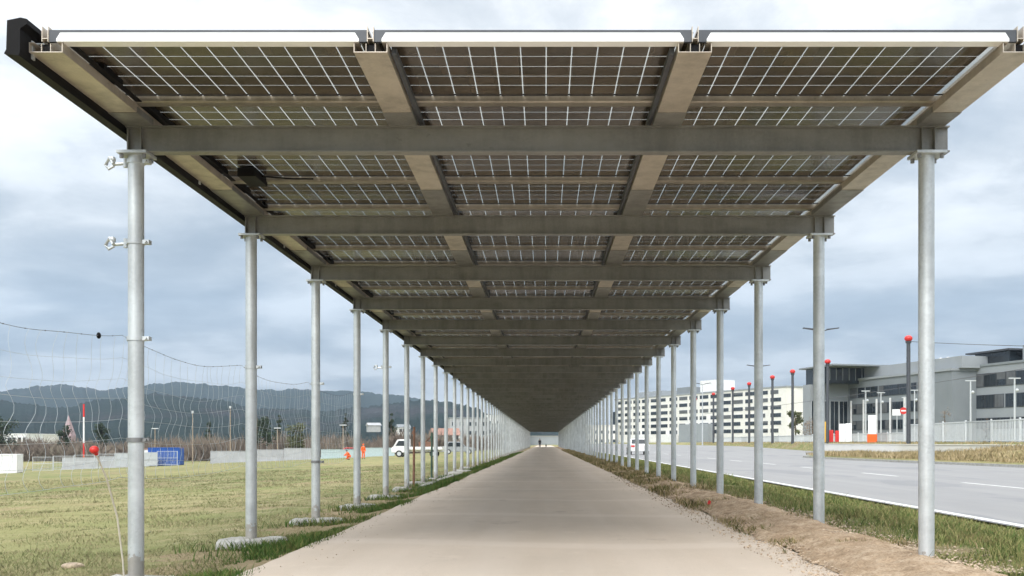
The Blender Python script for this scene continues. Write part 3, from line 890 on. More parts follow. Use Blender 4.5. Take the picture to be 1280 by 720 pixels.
def container(loc, rz, L, Wd, H, mt, label, mt2=None):
    root = empty('container', loc, rz, label, 'container')
    m = MB(); n = int(L/.28)
    pts = []
    for i in range(n):
        x = -L/2 + i*L/n; s = L/n
        pts += [(x, -Wd/2), (x+s*.35, -Wd/2), (x+s*.5, -Wd/2+.05), (x+s*.85, -Wd/2+.05)]
    pts += [(L/2, -Wd/2), (L/2, Wd/2), (-L/2, Wd/2)]
    m.prism(pts, .12, H-.1, 'z'); m.build('shell', M[mt], root)
    m = MB()
    for z in (0, H-.098):
        m.box(-L/2-.03, L/2+.03, -Wd/2-.03, -Wd/2+.08, z, z+.118); m.box(-L/2-.03, L/2+.03, Wd/2-.08, Wd/2+.03, z, z+.118)
    for x in (-L/2-.03, L/2-.07):
        for y in (-Wd/2-.035, Wd/2-.065): m.box(x, x+.1, y, y+.1, .119, H-.099)
    m.build('corner_frame', M[mt], root)
    m = MB(); m.box(-L/2-.02, L/2+.02, -Wd/2+.09, Wd/2-.09, H-.09, H-.01); m.build('roof', M['roof_red'] if mt == 'blue' else M['white'], root)
    m = MB()
    for s in (-1, 1):
        m.box(-L/2-.06, -L/2-.004, s*.6-.55, s*.6+.55, .18, H-.16)
    m.build('doors', M[mt2 or mt], root)
    m = MB()
    for y in (-.9, -.3, .3, .9): m.tube([(-L/2-.08, y, .2), (-L/2-.08, y, H-.2)], .025, 6)
    m.build('lock_bars', M['frame'], root)
    return root
container((-55.7, 143.5, gz(-55.7, 143.5)+.05), R(6), 4.4, 2.4, 2.6, 'blue', 'blue steel container with white doors at the far edge of the field', 'white')
container((-73.2, 130, gz(-73.2, 130)+.05), R(10), 6.0, 2.4, 2.55, 'white', 'white ribbed container at the far left of the field')
# white site cabin next to the blue container
cab = empty('site_cabin', (-59.3, 144.5, gz(-59.3, 144.5)), R(4), 'small white site cabin standing left of the blue container', 'cabin')
MB().box(-1.1, 1.1, -1.1, 1.1, 0, 2.5).build('wall', M['white'], cab)
MB().box(-1.2, 1.2, -1.2, 1.2, 2.502, 2.64).build('roof', M['roof_red'], cab)
m = MB(); m.box(-.5, .3, -1.14, -1.102, 1.2, 2.0); m.build('window', M['glass'], cab)
# mesh site fence left
fe = empty('site_fence', (-71, 141, 0), 0, 'grey site fence panels left of the nearest left post beyond the field', 'fence')
for i in range(7):
    x0 = i*3.0 - 3; zb = gz(-71+x0+1.5, 141)
    m = MB()
    m.tube([(x0, 0, zb), (x0, 0, zb+2.1)], .05, 6); m.tube([(x0+2.9, 0, zb), (x0+2.9, 0, zb+2.1)], .05, 6)
    for z in (.15, 1.1, 2.05): m.tube([(x0, 0, zb+z), (x0+2.9, 0, zb+z)], .03, 5)
    for q in range(1, 14): m.tube([(x0+q*.21, 0, zb+.15), (x0+q*.21, 0, zb+2.05)], .017, 4)
    if i in (4, 5): m.box(x0+.04, x0+2.86, .03, .05, zb+.2, zb+2.0)
    m.build('fence_panel', M['frame'], fe)
# flatbed truck
def wheel(parent, x, y, r, w=.22):
    m = MB(); m.tube([(x, y-w/2, r), (x, y+w/2, r)], r, 20); t = m.build('wheel', M['rubber'], parent, True)
    m = MB(); m.tube([(x, y-w/2-.012, r), (x, y-w/2-.001, r)], r*.6, 14); m.tube([(x, y+w/2+.001, r), (x, y+w/2+.012, r)], r*.6, 14); m.build('rim', M['frame'], t, True)
tk = empty('flatbed_truck', (-14.2, 109, gz(-14.2, 109)), R(176), 'white flatbed truck with equipment on its bed beyond the field', 'truck')
m = MB(); m.prism([(1.0,.5),(2.75,.5),(2.8,1.0),(2.55,1.2),(2.1,1.95),(1.0,2.0)], -.95, .95, 'y'); m.build('cab', M['white'], tk, False, .06)
m = MB(); m.prism([(1.25,1.25),(2.3,1.25),(1.95,1.82),(1.25,1.82)], -.965, -.952, 'y'); m.prism([(1.25,1.25),(2.3,1.25),(1.95,1.82),(1.25,1.82)], .952, .965, 'y')
m.box(2.42, 2.60, -.8, .8, 1.22, 1.25)
m.poly([(2.56,-.82,1.23),(2.56,.82,1.23),(2.16,.78,1.9),(2.16,-.78,1.9)]); m.build('windows', M['glass'], tk)
m = MB(); m.box(-2.9, .95, -1.0, 1.0, .85, 1.15); m.box(-2.9, .95, -.4, .4, .6, .848); m.build('bed', M['white'], tk)
m = MB(); m.box(-1.6,-.2,-.5,.5,1.16,1.7); m.tube([(-.9,0,1.7),(-1.5,0,2.3),(-2.4,0,1.9)], .09, 8); m.ball((-.5,.1,1.85),.22,10,6); m.build('equipment', M['rust'], tk)
for x in (1.9, -1.9):
    for y in (-.85, .85): wheel(tk, x, y, .38)
def car(loc, rz, matn, label, h=1.46):
    c = empty('car', loc, rz, label, 'car')
    m = MB(); m.prism([(-2.1,.32),(2.05,.32),(2.12,.62),(1.95,.82),(.95,.96),(.35,h-.02),(-1.2,h),(-1.85,1.0),(-2.12,.92)], -.86, .86, 'y'); m.build('body', M[matn], c, False, .07)
    m = MB()
    for s in (-1, 1):
        a, b = (s*.862, s*.875); m.prism([(-1.55,1.0),(.75,.98),(.28,h-.1),(-1.15,h-.1)], min(a,b), max(a,b), 'y')
    m.build('side_windows', M['glass'], c)
    m = MB(); m.poly([(.95,-.74,.985),(.95,.74,.985),(.40,.66,h-.05),(.40,-.66,h-.05)]); m.build('windscreen', M['glass'], c)
    m = MB(); m.poly([(-1.87,.72,1.03),(-1.87,-.72,1.03),(-1.27,-.64,h-.05),(-1.27,.64,h-.05)]); m.build('rear_window', M['glass'], c)
    for x in (1.3, -1.3):
        for y in (-.78, .78): wheel(c, x, y, .33)
    for s in (-.62, .62):
        m = MB(); m.box(-2.15, -2.10, s-.16, s+.16, .72, .88); m.build('tail_lamp', M['red'], c)
        m = MB(); m.box(2.06, 2.13, s-.17, s+.17, .62, .76); m.build('headlight', M['frame'], c)
    return c
car((8.55, 90, road_z(8.55, 90)), R(90), 'white', 'white car driving away along the road behind the right posts')
car((-29.5, 150.5, gz(-29.5, 150.5)), R(5), 'red', 'red car parked beyond the field left of the workers')
car((-37.5, 151.5, gz(-37.5, 151.5)), R(182), 'white', 'white car parked beyond the field between the second and third left posts', 1.7)
car((-11.0, 124, gz(-11, 124)), R(8), 'bgrey2', 'grey car parked behind the flatbed truck', 1.6)
# poles beyond the field
def pole(name, x, y, h, mt, label, cat, top='t', r=.09, group=None):
    z = gz(x, y); p = empty(name, (x, y, z), 0, label, cat, group)
    m = MB(); m.tube([(0,0,-.2), (0,0,h)], [r, r*.7], 8); m.build('pole', M[mt], p, True)
    m = MB()
    if top == 't': m.box(-.55, .55, -.12, .12, h+.001, h+.16)
    elif top == 'l': m.box(-.15, .15, -.15, .15, h+.001, h+.4)
    if m.v: m.build('lamp_head', M['frame'], p)
    return p
def at(px, d): return (px-681)/1219*d
pole('lamp_post', at(241,168), 168, 8.6, 'wood', 'slim pale post right of the blue container, tallest by the thicket', 'lamp post', 'l')
pole('lamp_post', at(288,168), 168, 9.2, 'wood', 'slim pale post just left of the second left canopy post', 'lamp post', 'l')
pole('lamp_post', at(347,160), 160, 5.2, 'wood', 'short pale post with a small flat head right of the second canopy post', 'lamp post', 't')
pole('lamp_post', at(429,158), 158, 5.2, 'wood', 'short pale post with a flat head left of the fourth canopy post', 'lamp post', 't')
pole('lamp_post', at(194,165), 165, 6.0, 'wood', 'short pale post rising behind the white site cabin', 'lamp post', 't')
rw = empty('signal_mast', (at(105,150), 150, gz(at(105,150), 150)), 0, 'red and white banded mast beyond the field at left', 'mast')
for i in range(5):
    m = MB(); m.tube([(0,0,i*2.0), (0,0,i*2.0+1.995)], .13, 8); m.build('band', M['red'] if i in (4,1) else (M['orange'] if i == 0 else M['white']), rw, True)
# thicket: bare shrubs as one mass
tw = MB(); rng = random.Random(11)
def twig_clump(cx, cy, h, w, n, z0):
    for _ in range(n):
        a = rng.uniform(0, 6.283); rr_ = w*math.sqrt(rng.random()); x = cx+math.cos(a)*rr_; y = cy+math.sin(a)*rr_*.6
        hh = h*(1-.55*(rr_/w)**2)*rng.uniform(.55, 1.05); zb = z0 + hh*rng.choice((0, .2, .4, .6)); lx, ly = rng.gauss(0, .8), rng.gauss(0, .8)
        ww = rng.uniform(.03, .11); k = len(tw.v)
        top = min(z0+hh, zb + hh*.5)
        tw.v += [(x-ww, y, zb), (x+ww, y, zb), (x+lx+ww*.2, y+ly, top), (x+lx-ww*.2, y+ly, top)]
        tw.f.append((k, k+1, k+2, k+3))
for i in range(330):
    x = rng.uniform(-150, -8); y = rng.uniform(182, 225); h = rng.uniform(2.9, 5.2)*(1+.35*nz(x*.06, 2.2))
    if x > -22: h *= .75
    twig_clump(x, y, h*1.1, rng.uniform(2, 4.5), 330, gz(x, y)-.2)
tag(tw.build('bare_thicket', M['twig']), 'brown mass of bare shrubs and saplings beyond the field', 'thicket', kind='stuff')
# trees
def tree(name, loc, h, w, matn, label, trunk=.2, conifer=False, group=None, leaf=.28, n=1500, bark='bark'):
    root = empty(name, loc, 0, label, 'tree', group); rg = random.Random(hash(label) % 1000 if False else len(label)*7+int(h*10))
    m = MB(); m.tube([(0,0,-.3), (.05,0,h*.35), (-.04,.03,h*.62), (0,0,h*.93)], [h*.03, h*.023, h*.013, h*.004], 8)
    for q in range(10):
        z = h*rg.uniform(.25, .8); a = rg.uniform(0, 6.28); L = w*.45*(1-z/h*.5)
        m.tube([(0,0,z), (math.cos(a)*L*.5, math.sin(a)*L*.5, z+L*.25), (math.cos(a)*L, math.sin(a)*L, z+L*.45)], [h*.009, h*.006, h*.002], 5)
    m.build('trunk', M[bark], root, True)
    c = MB(); blobs = []
    for q in range(16):
        z = h*rg.uniform(.3, .95); a = rg.uniform(0, 6.28); rr2 = w*.5*(1-(z/h) if conifer else math.sqrt(max(.05, 1-((z/h-.62)/.42)**2)))*rg.uniform(.3, .85)
        blobs.append((math.cos(a)*rr2, math.sin(a)*rr2, z, w*rg.uniform(.10, .2)*(1.2-z/h if conifer else 1)))
    for _ in range(n):
        bx, by, bz, br = rg.choice(blobs)
        p = Vector((bx+rg.gauss(0, br*.55), by+rg.gauss(0, br*.55), bz+rg.gauss(0, br*.5)))
        d1 = Vector((rg.gauss(0,1), rg.gauss(0,1), rg.gauss(0,1))).normalized()*leaf*rg.uniform(.5, 1.2); d2 = Vector((rg.gauss(0,1), rg.gauss(0,1), rg.gauss(0,1))).normalized()*leaf*.5
        k = len(c.v); c.v += [tuple(p-d1), tuple(p+d2), tuple(p+d1), tuple(p-d2)]; c.f.append((k,k+1,k+2,k+3))
    c.build('crown', M[matn], root)
    return root
def gtree(px, d, h, w, mt, lab, **kw):
    x = at(px, d); return tree('tree', (x, d, gz(x, d)), h, w, mt, lab, **kw)
gtree(322, 178, 8.4, 5.5, 'evergreen', 'dark rounded evergreen beside the second left canopy post')
gtree(370, 172, 6.2, 4.6, 'olive', 'olive green bush tree between the second and third left posts')
gtree(349, 235, 10.5, 4.5, 'evergreen', 'dark pointed evergreen above the thicket between the second and third posts', conifer=True)
gtree(432, 225, 10.0, 3.6, 'evergreen', 'slim dark conifer just left of the fourth left post', conifer=True)
gtree(489, 215, 9.2, 4.4, 'evergreen', 'dark evergreen above the white truck cab', conifer=True)
gtree(262, 240, 9.5, 4.0, 'evergreen', 'small dark conifer between the two tall pale posts', conifer=True)
gtree(2, 190, 8.0, 6.0, 'evergreen', 'dark evergreen at the far left edge of the view')
gtree(81, 195, 6.8, 3.0, 'evergreen', 'small dark shrub tree left of the red and white mast')
gtree(128, 205, 7.4, 3.4, 'evergreen', 'dark shrub tree right of the red and white mast')
gtree(994, 152, 5.4, 2.4, 'olive', 'olive brown bushy tree at the left end of the grey office block', n=900)
# houses far left
def house(loc, rz, w, dp, h, rh, wallm, roofm, label, nwin=4, floors=2, name='house'):
    r = empty(name, loc, rz, label, 'building')
    MB().box(-w/2, w/2, -dp/2, dp/2, -1, h).build('wall', M[wallm], r)
    m = MB()
    if rh > .5: m.prism([(-dp/2-.4, h+.003), (dp/2+.4, h+.003), (0, h+rh)], -w/2-.4, w/2+.4, 'x')
    else: m.box(-w/2-.2, w/2+.2, -dp/2-.2, dp/2+.2, h+.003, h+rh)
    m.build('roof', M[roofm], r)
    for f in range(floors):
        for i in range(nwin):
            x = -w/2 + (i+.5)*w/nwin; z = 1.0 + f*(h-.6)/floors
            fr = MB().box(x-.75, x+.75, -dp/2-.06, -dp/2-.002, z, z+1.5).build('window', M['frame'], r)
            MB().box(x-.65, x+.65, -dp/2-.09, -dp/2-.061, z+.1, z+1.4).build('pane', M['glass'], fr)
    return r
house((at(556,300), 300, -1), R(15), 8, 7, 4.2, 2.2, 'cream', 'roof_red', 'house with an orange tiled roof seen between the left posts')
house((at(585,330), 330, -.5), R(10), 13, 10, 9.5, .4, 'wallwhite', 'bgrey', 'flat roofed pale building with dark windows behind the left posts', 5, 3)
house((at(612,360), 360, -.5), R(0), 12, 10, 8, .4, 'bgrey2', 'bgrey', 'grey flat roofed building near the far end of the left posts', 5, 2)
house((at(632,420), 420, -.2), R(0), 16, 10, 12.5, .4, 'white', 'white', 'white block with a pale roof just left of the far path end', 5, 3)
house((at(684,440), 440, 0), R(0), 26, 12, 3.6, .4, 'bgrey2', 'concrete', 'low pale building closing the view at the path end', 0, 0)
house((at(467,420), 420, 6.5), R(20), 5, 6, 1.8, 1.2, 'wallwhite', 'wallwhite', 'small pale building on the slope above the standing worker', 0, 0)
house((at(504,430), 430, 2), R(20), 5, 6, 5.5, 1.5, 'white', 'bgrey', 'small pale house above the white truck', 3, 2)
house((at(20,400), 400, -2.4), R(-10), 18, 10, 6.6, .4, 'white', 'white', 'long white flat roofed hall behind the thicket at far left', 8, 2)
house((at(52,410), 410, -2.4), R(-10), 9, 10, 6.6, .4, 'cream', 'white', 'pale hall right of the long white hall at far left', 5, 2)
ch = empty('church_tower', (at(86,520), 520, -2.4), 0, 'pinkish church tower with a pointed spire at far left', 'church tower')
MB().box(-2.6, 2.6, -2.6, 2.6, -1, 7).build('tower', M['pink'], ch)
m = MB(); k0 = 0; m.v = [(-2.7,-2.7,7.01),(2.7,-2.7,7.01),(2.7,2.7,7.01),(-2.7,2.7,7.01),(0,0,18)]; m.f = [(0,1,4),(1,2,4),(2,3,4),(3,0,4),(3,2,1,0)]; m.build('spire', M['pink'], ch)
m = MB(); m.box(-.6, .6, -2.66, -2.602, 3, 5.5); m.build('belfry_opening', M['glass'], ch)

# hills
ridge = [(-900,470),(-500,480),(-200,478),(-60,486),(0,488),(40,484),(80,480),(105,483),(125,487),(160,485),(190,480),(218,476),(250,479),(290,484),(330,487),(370,486),(440,488),(480,492),(520,497),(560,503),(620,520),(680,536),(760,545),(1300,548)]
ridge2 = [(-900,500),(-300,498),(0,502),(60,510),(120,500),(200,492),(250,497),(320,508),(400,516),(440,512),(490,502),(540,500),(580,506),(640,525),(720,545),(1300,549)]
def rid(tab, px):
    for (a, ya), (b, yb) in zip(tab[:-1], tab[1:]):
        if a <= px <= b: return lerp(ya, yb, (px-a)/(b-a))
    return 548
def hill(name, tab, D, front, back, seed):
    m = MB(); ppx = axis([(-900,-50,60),(-50,700,300),(700,1300,30)]); prof = [(front,0),(lerp(front,1,.3),.22),(lerp(front,1,.55),.5),(lerp(front,1,.8),.8),(lerp(front,1,.92),.94),(1,1),(lerp(1,back,.5),.8),(back,0)]
    for px in ppx:
        u = (px-681)/1219; H = (553-rid(tab, px))/1219*D
        for (rf, hf) in prof:
            y = D*rf; x = u*D*rf
            z = -3 + (H+3)*hf + (nz(x*.02, y*.02, seed)*7 + nz(x*.006, y*.006, seed)*14*hf*(0.4 if hf == 1 else 1) + random.uniform(-2.2, 2.2))*(1 if hf > 0 else 0)*min(1, H/60)
            m.v.append((x, y, z))
    k = len(prof)
    for i in range(len(ppx)-1):
        for j in range(k-1):
            a = i*k+j; m.f.append((a, a+k, a+k+1, a+1))
    return tag(m.build(name, M['hill'], None, True), kind='structure')
for o in (hill('hills', ridge, 3400, .62, 1.25, 1.1), hill('hills', ridge2, 1900, .5, 1.15, 7.7)): o.modifiers.clear()

# ------------------------------------------------------------------ right side: wall, fence, poles
w = MB(); 
w.box(27.42, 27.62, 20, 97, -.3, .84); w.box(27.38, 27.66, 20, 97, .842, .90)
tag(w.build('retaining_wall', M['cream'], None, False, .01), 'low pale retaining wall beyond the road', 'wall')
fe = empty('tram_fence', (30.2, 30, 1.0), 0, 'pale grey slatted fence along the tram line beyond the road', 'fence')
for i in range(36):
    y0 = i*4.0
    hf = 1.5 if y0 < 52 else .85
    m = MB(); m.box(-.05, .05, y0-.05, y0+.05, 0, hf+.12); m.box(-.03, .03, y0+.051, y0+3.949, .1, .18); m.box(-.03, .03, y0+.051, y0+3.949, hf-.05, hf+.03)
    for q in range(19): 
        yq = y0+.15+q*.2; m.box(-.012, .012, yq, yq+.085, .181, hf-.051)
    m.build('fence_panel', M['frame'] if i % 5 == 4 else M['fence'], fe)
# red ball poles
bp = [(77, 8.6), (99, 8.6), (113, 8.6), (123, 8.6), (137, 8.6), (149, 8.6), (166, 8.6), (186, 8.6)]
proto = None
blab = ['nearest and tallest', 'second nearest', 'third nearest', 'fourth nearest', 'fifth nearest', 'sixth nearest', 'seventh nearest', 'farthest and smallest']
for i, (d, h) in enumerate(bp):
    if proto is None:
        proto = empty('ball_pole', (0,0,0)); m = MB(); m.tube([(0,0,-.1), (0,0,8.0)], [.17, .15], 12); m.build('pole', M['polegrey'], proto, True)
        m = MB(); m.tube([(0,0,7.98), (0,0,8.14)], [.2, .24], 12); m.build('collar', M['polegrey'], proto, True)
        m = MB(); m.ball((0,0,8.36), .29, 16, 12, 1.08, 1.08, .86); m.build('ball', M['red'], proto, True); r = proto
    else: r = copy_tree(proto)
    x = 28.7; r.location = (x, d, gz(x, d)-.05)
    tag(r, 'dark pole topped by a red ball along the tram line, %s' % blab[i], 'ball pole', 'dark poles with red balls along the tram line')
# double-arm street lamps
lproto = None
for i, (px, d, lab) in enumerate(((1026, 74, 'tall double armed street lamp at the tip of the median, the nearest one'), (948, 114, 'double armed street lamp farther along the road behind the third right post'), (878, 152, 'double armed street lamp farthest along the road'))):
    x = at(px, d)
    if lproto is None:
        lproto = empty('street_lamp', (0,0,0)); m = MB(); m.tube([(0,0,-.2), (0,0,9.6)], [.11, .06], 10); m.build('pole', M['frame'], lproto, True)
        for s in (-1, 1):
            m = MB(); m.tube([(0,0,9.5), (s*.5,0,9.66)], .035, 6); m.build('arm', M['polegrey'], lproto, True)
            m = MB(); m.prism([(s*.45,9.62),(s*1.35,9.76),(s*1.35,9.82),(s*.45,9.72)], -.16, .16, 'y'); m.build('lamp_head', M['polegrey'], lproto)
        r = lproto
    else: r = copy_tree(lproto)
    r.location = (x, d, road_z(x, d)); tag(r, lab, 'street lamp', 'double armed street lamps by the road')
# slim white masts with small heads
mproto = None
for i, (px, d, h, lab) in enumerate(((1213, 92, 5.9, 'slim white lamp mast in front of the right office block, left of two'), (1268, 84, 5.6, 'slim white lamp mast in front of the right office block, right of two'), (1143, 118, 6.4, 'slim white mast just right of the nearest red ball pole'), (1132, 120, 5.6, 'slim white mast just left of the nearest red ball pole'), (1082, 118, 6.3, 'slim white mast left of the orange footed board'), (1101, 122, 6.3, 'slim white mast right of the orange footed board'))):
    x = at(px, d)
    if mproto is None:
        mproto = empty('lamp_mast', (0,0,0)); m = MB(); m.tube([(0,0,-.1), (0,0,5.6)], [.10, .07], 8); m.build('pole', M['frame'], mproto, True)
        m = MB(); m.box(-.5, .5, -.06, .06, 5.602, 5.70); m.build('lamp_head', M['frame'], mproto); MB().ball((.2,0,4.6), .16, 8, 6).build('camera_dome', M['frame'], mproto, True); r = mproto
    else: r = copy_tree(mproto)
    r.location = (x, d, 1.0); r.scale = (1, 1, h/5.7); tag(r, lab, 'lamp mast', 'slim white masts along the tram line')
# boards and signs
def board(name, px, d, w, h, mt, label, cat, foot=None, z0=None):
    x = 29.4; d = 29.4*1219/(px-681); z = gz(x, d) if z0 is None else z0
    r = empty(name, (x, d, z), R(-12), label, cat)
    MB().box(-w/2, w/2, -.12, .12, .75 if foot else .05, h).build('panel', M[mt], r, False, .03)
    if foot: MB().box(-w/2-.06, w/2+.06, -.2, .2, 0, .748).build('foot', M[foot], r, False, .03)
    return r
board('info_board', 1090, 104, .70, 2.45, 'white', 'tall white board with an orange foot beyond the road', 'board', 'orange')
board('utility_cabinet', 1052.5, 106, .58, 1.85, 'white', 'white cabinet beyond the road, left of a pair', 'cabinet')
board('utility_cabinet', 1060.5, 106, .58, 1.85, 'white', 'white cabinet beyond the road, right of a pair', 'cabinet')
board('advert_board', 1038, 108, .55, 1.3, 'red', 'red board left of the white cabinets behind a dark pole', 'board')
board('advert_board', 1046.5, 110, .4, 1.2, 'red', 'small dark red board beside the white cabinets', 'board')
board('advert_board', 1032, 110, .6, 2.2, 'yellow', 'yellow board just right of the second right canopy post', 'board')
sg = empty('traffic_sign', (at(1129,84), 84, 1.0), R(-10), 'round red and white traffic sign beside the nearest red ball pole', 'sign')
MB().tube([(0,0,0),(0,0,3.0)], .04, 8).build('pole', M['frame'], sg, True)
MB().tube([(0,-.05,2.75),(0,-.08,2.75)], .30, 20).build('disc', M['red'], sg, True)
MB().box(-.2, .2, -.095, -.083, 2.69, 2.81).build('bar', M['white'], sg)
sg2 = empty('direction_sign', (at(1121,86), 86, 1.0), R(-10), 'small white panel sign left of the round red sign', 'sign')
MB().tube([(0,0,0),(0,0,2.6)], .04, 8).build('pole', M['frame'], sg2, True)
MB().box(-.4, .3, -.06, -.04, 2.4, 2.95).build('panel', M['white'], sg2)
# pale bare bush left of second right post
tree('bare_bush', (at(1012,120), 120, gz(at(1012,120), 120)), 2.9, 3.2, 'trunkpale', 'pale bare bush in front of the grey office block', n=700, leaf=.10, bark='trunkpale')
tree('bare_tree', (at(1181,128), 128, 1.0), 4.6, 2.2, 'trunkpale', 'small bare tree between the two grey office blocks', n=260, leaf=.10, bark='bark')
cy = person((at(1233,74), 74, 1.05), R(100), 'person in dark clothing by the tram fence in front of the right office block', 'dark_cloth', 'dark_cloth', 'walk')
# overhead tram wires
def wire(P, Q, sag_, lab):
    P, Q = Vector(P), Vector(Q); pts = []
    for i in range(25):
        t = i/24; p = P.lerp(Q, t); p.z -= sag_*4*t*(1-t); pts.append(p)
    m = MB(); m.tube(pts, .022, 4); tag(m.build('overhead_wire', M['darkstring']), lab, 'wire', 'overhead tram wires')
wire((28.7, 77, 9.0), (45, 62, 7.2), .25, 'thin dark wire running right from the top of the nearest red ball pole')
wire((31.2, 190, 6.6), (33.5, 62, 6.2), .3, 'thin dark wire crossing low in front of the grey office blocks')

# ------------------------------------------------------------------ office buildings
def place(P, Q):
    d = Vector((Q[0]-P[0], Q[1]-P[1], 0)); return d.length, math.atan2(d.y, d.x)
brng = random.Random(21)
def win(root, x0, x1, z0, z1, y=0, mulls=2, fm='polegrey'):
    f = MB().box(x0, x1, y-.10, y-.004, z0, z1).build('window', M[fm], root)
    m = MB(); n = mulls; g_ = .07; w_ = (x1-x0-g_)/n
    for i in range(n): m.box(x0+g_+i*w_, x0+(i+1)*w_, y-.13, y-.102, z0+.1, z1-.1)
    rb_ = brng.random()
    m.build('pane', M['glass'] if rb_ > .22 else M['glass_blind'], f)
    if .22 < rb_ < .45:
        zb_ = z1 - (z1-z0)*brng.uniform(.25, .6); MB().box(x0+g_, x1-g_, y-.15, y-.132, zb_, z1-.12).build('blind', M['glass_blind'], f)
Z0 = 1.0
# grey office with L wing
P1, P2 = (64.4, 207), (72.9, 174.6)
L, a = place(P1, P2)
A = empty('office_building', (P1[0], P1[1], Z0), a, 'grey three storey office block with a glazed rooftop storey beyond the road', 'building')
# local: +x along the facade toward the camera, camera lies on -y? facade normal
MB().box(0, L, 0, 16, -1, 12.9).build('wall', M['bgrey'], A)
MB().box(-.2, L+.2, -.25, 16.2, 12.902, 13.35).build('parapet', M['bgrey2'], A)
MB().box(4, L+1, 1.2, 15, 13.352, 15.5).build('upper_storey', M['bgrey2'], A)
MB().box(-4, 9.5, -9.4, 14, 15.502, 15.8).build('roof_slab', M['bgrey'], A)
rng = random.Random(5)
for (z0, z1) in ((9.3, 11.4), (5.9, 8.0), (2.6, 4.5)):
    x = .8
    while x < L-9:
        w_ = rng.choice((1.6, 2.4, 2.4, 3.2)); win(A, x, min(x+w_, L-8), z0, z1, 0, max(1, int(w_/.8))); x += w_ + rng.choice((.12, .12, .5))
for k in range(6): MB().box(1.5+k*4.6, 1.72+k*4.6, -.5, -.2, 0, 8.8).build('facade_post', M['white'], A)
# wing facing the camera, left of P1
wg = MB().box(-3, -.01, -9, 12, -1, 12.2).build('wing', M['bgrey2'], A)
for k in range(4):
    y0 = -8.8 + k*2.2; f = MB().box(.0, .10, y0, y0+2.0, 1.2, 8.8).build('window', M['frame'], A)
    m = MB(); m.box(.102, .14, y0+.1, y0+.95, 1.3, 8.7); m.box(.102, .14, y0+1.05, y0+1.9, 1.3, 8.7); m.build('pane', M['glass'], f)
gl = MB().box(-2.8, 3.9, -8.4, 12, 12.202, 15.5).build('rooftop_glazing', M['glass'], A)
m = MB()
for k in range(9): m.box(3.902, 3.96, -8.3+k*1.5, -8.2+k*1.5, 12.9, 15.4)
m.build('glazing_frame', M['frame'], A)
for k in range(2): MB().ball((L-9-k*2.2, 6, 15.8), .45, 10, 8).build('roof_dome', M['white'], A, True)
# right office
P1, P2 = (77.0, 179.0), (84.6, 152.4)
L, a = place(P1, P2)
Bd = empty('office_building', (P1[0], P1[1], Z0), a, 'grey office block at the right edge with two long dark window bands', 'building')
MB().box(0, L, 0, 16, -1, 13.6).build('wall', M['bgrey2'], Bd)
MB().box(-.2, L+.2, -.2, 16.2, 13.602, 14.0).build('parapet', M['bgrey'], Bd)
MB().box(1, 9.5, 1.5, 12, 14.002, 16.1).build('rooftop_glazing', M['glass'], Bd)
MB().box(-.5, 10.5, .6, 13, 16.102, 16.4).build('roof_slab', M['polegrey'], Bd)
MB().box(11, L, 3, 13, 14.002, 16.9).build('upper_storey', M['bgrey2'], Bd)
for (z0, z1) in ((9.9, 12.3), (6.1, 8.5), (2.4, 4.4)):
    x = .6
    while x < L-2:
        w_ = rng.choice((1.6, 2.2, 2.2, 3.0)); win(Bd, x, x+w_, z0, z1, 0, max(1, int(w_/.7))); x += w_ + rng.choice((.1, .1, .4))
# plain link between the two
lk = empty('link_building', (72.8, 183, Z0), R(-40), 'plain grey glass link between the two grey office blocks', 'building')
MB().box(0, 9, 0, 8, -1, 12.0).build('wall', M['bgrey'], lk); MB().box(.3, 8.7, -.05, -.003, 6.2, 11.4).build('glazing', M['bgrey2'], lk)
MB().box(-.1, 9.1, -.1, 8.1, 12.002, 12.3).build('parapet', M['bgrey2'], lk)
lw = MB(); lw.box(0, 8, 0, .3, 0, 3.2)
# white long building
P1, P2 = (40, 555), (105, 423)
L, a = place(P1, P2)
Cb = empty('office_building', (P1[0], P1[1], Z0), a, 'long white six storey building with dark window bands behind the right posts', 'building')
MB().box(0, L, 0, 18, -1, 24.0).build('wall', M['cream'], Cb)
MB().box(-.3, L+.3, -.3, 18.3, 24.002, 24.7).build('parapet', M['bgrey2'], Cb)
for k in range(6):
    for i in range(16):
        x = 2 + i*(L-4)/16; w_ = (L-4)/16*(.80 if (i*7+k) % 5 else .6)
        win(Cb, x, x+w_, 4.35+k*3.4, 6.15+k*3.4, 0, 4, 'bgrey2')
MB().box(20, 44, 3, 14, 24.702, 27.5).build('plant_room', M['bgrey2'], Cb)
MB().box(58, 70, 3, 14, 24.702, 28.2).build('plant_room', M['bgrey'], Cb)
MB().box(80, 92, 2, 14, 24.702, 30.5).build('plant_room', M['white'], Cb)
MB().box(-7, -.302, 2, 14, -1, 17.5).build('stair_tower', M['glass'], Cb)
MB().box(70, 95, -4, -.31, 0, 9).build('entrance_block', M['bgrey2'], Cb)
for (x0_, z_) in ((52, 0), (24, 0)):
    MB().box(x0_, x0_+12, -3, -.31, 0, 4.0).build('entrance_block', M['white'], Cb)
# distant blocks near the path end on the right
house((at(742,470), 470, 0), R(-10), 24, 12, 9, .4, 'cream', 'white', 'pale low building behind the far right posts', 8, 2)

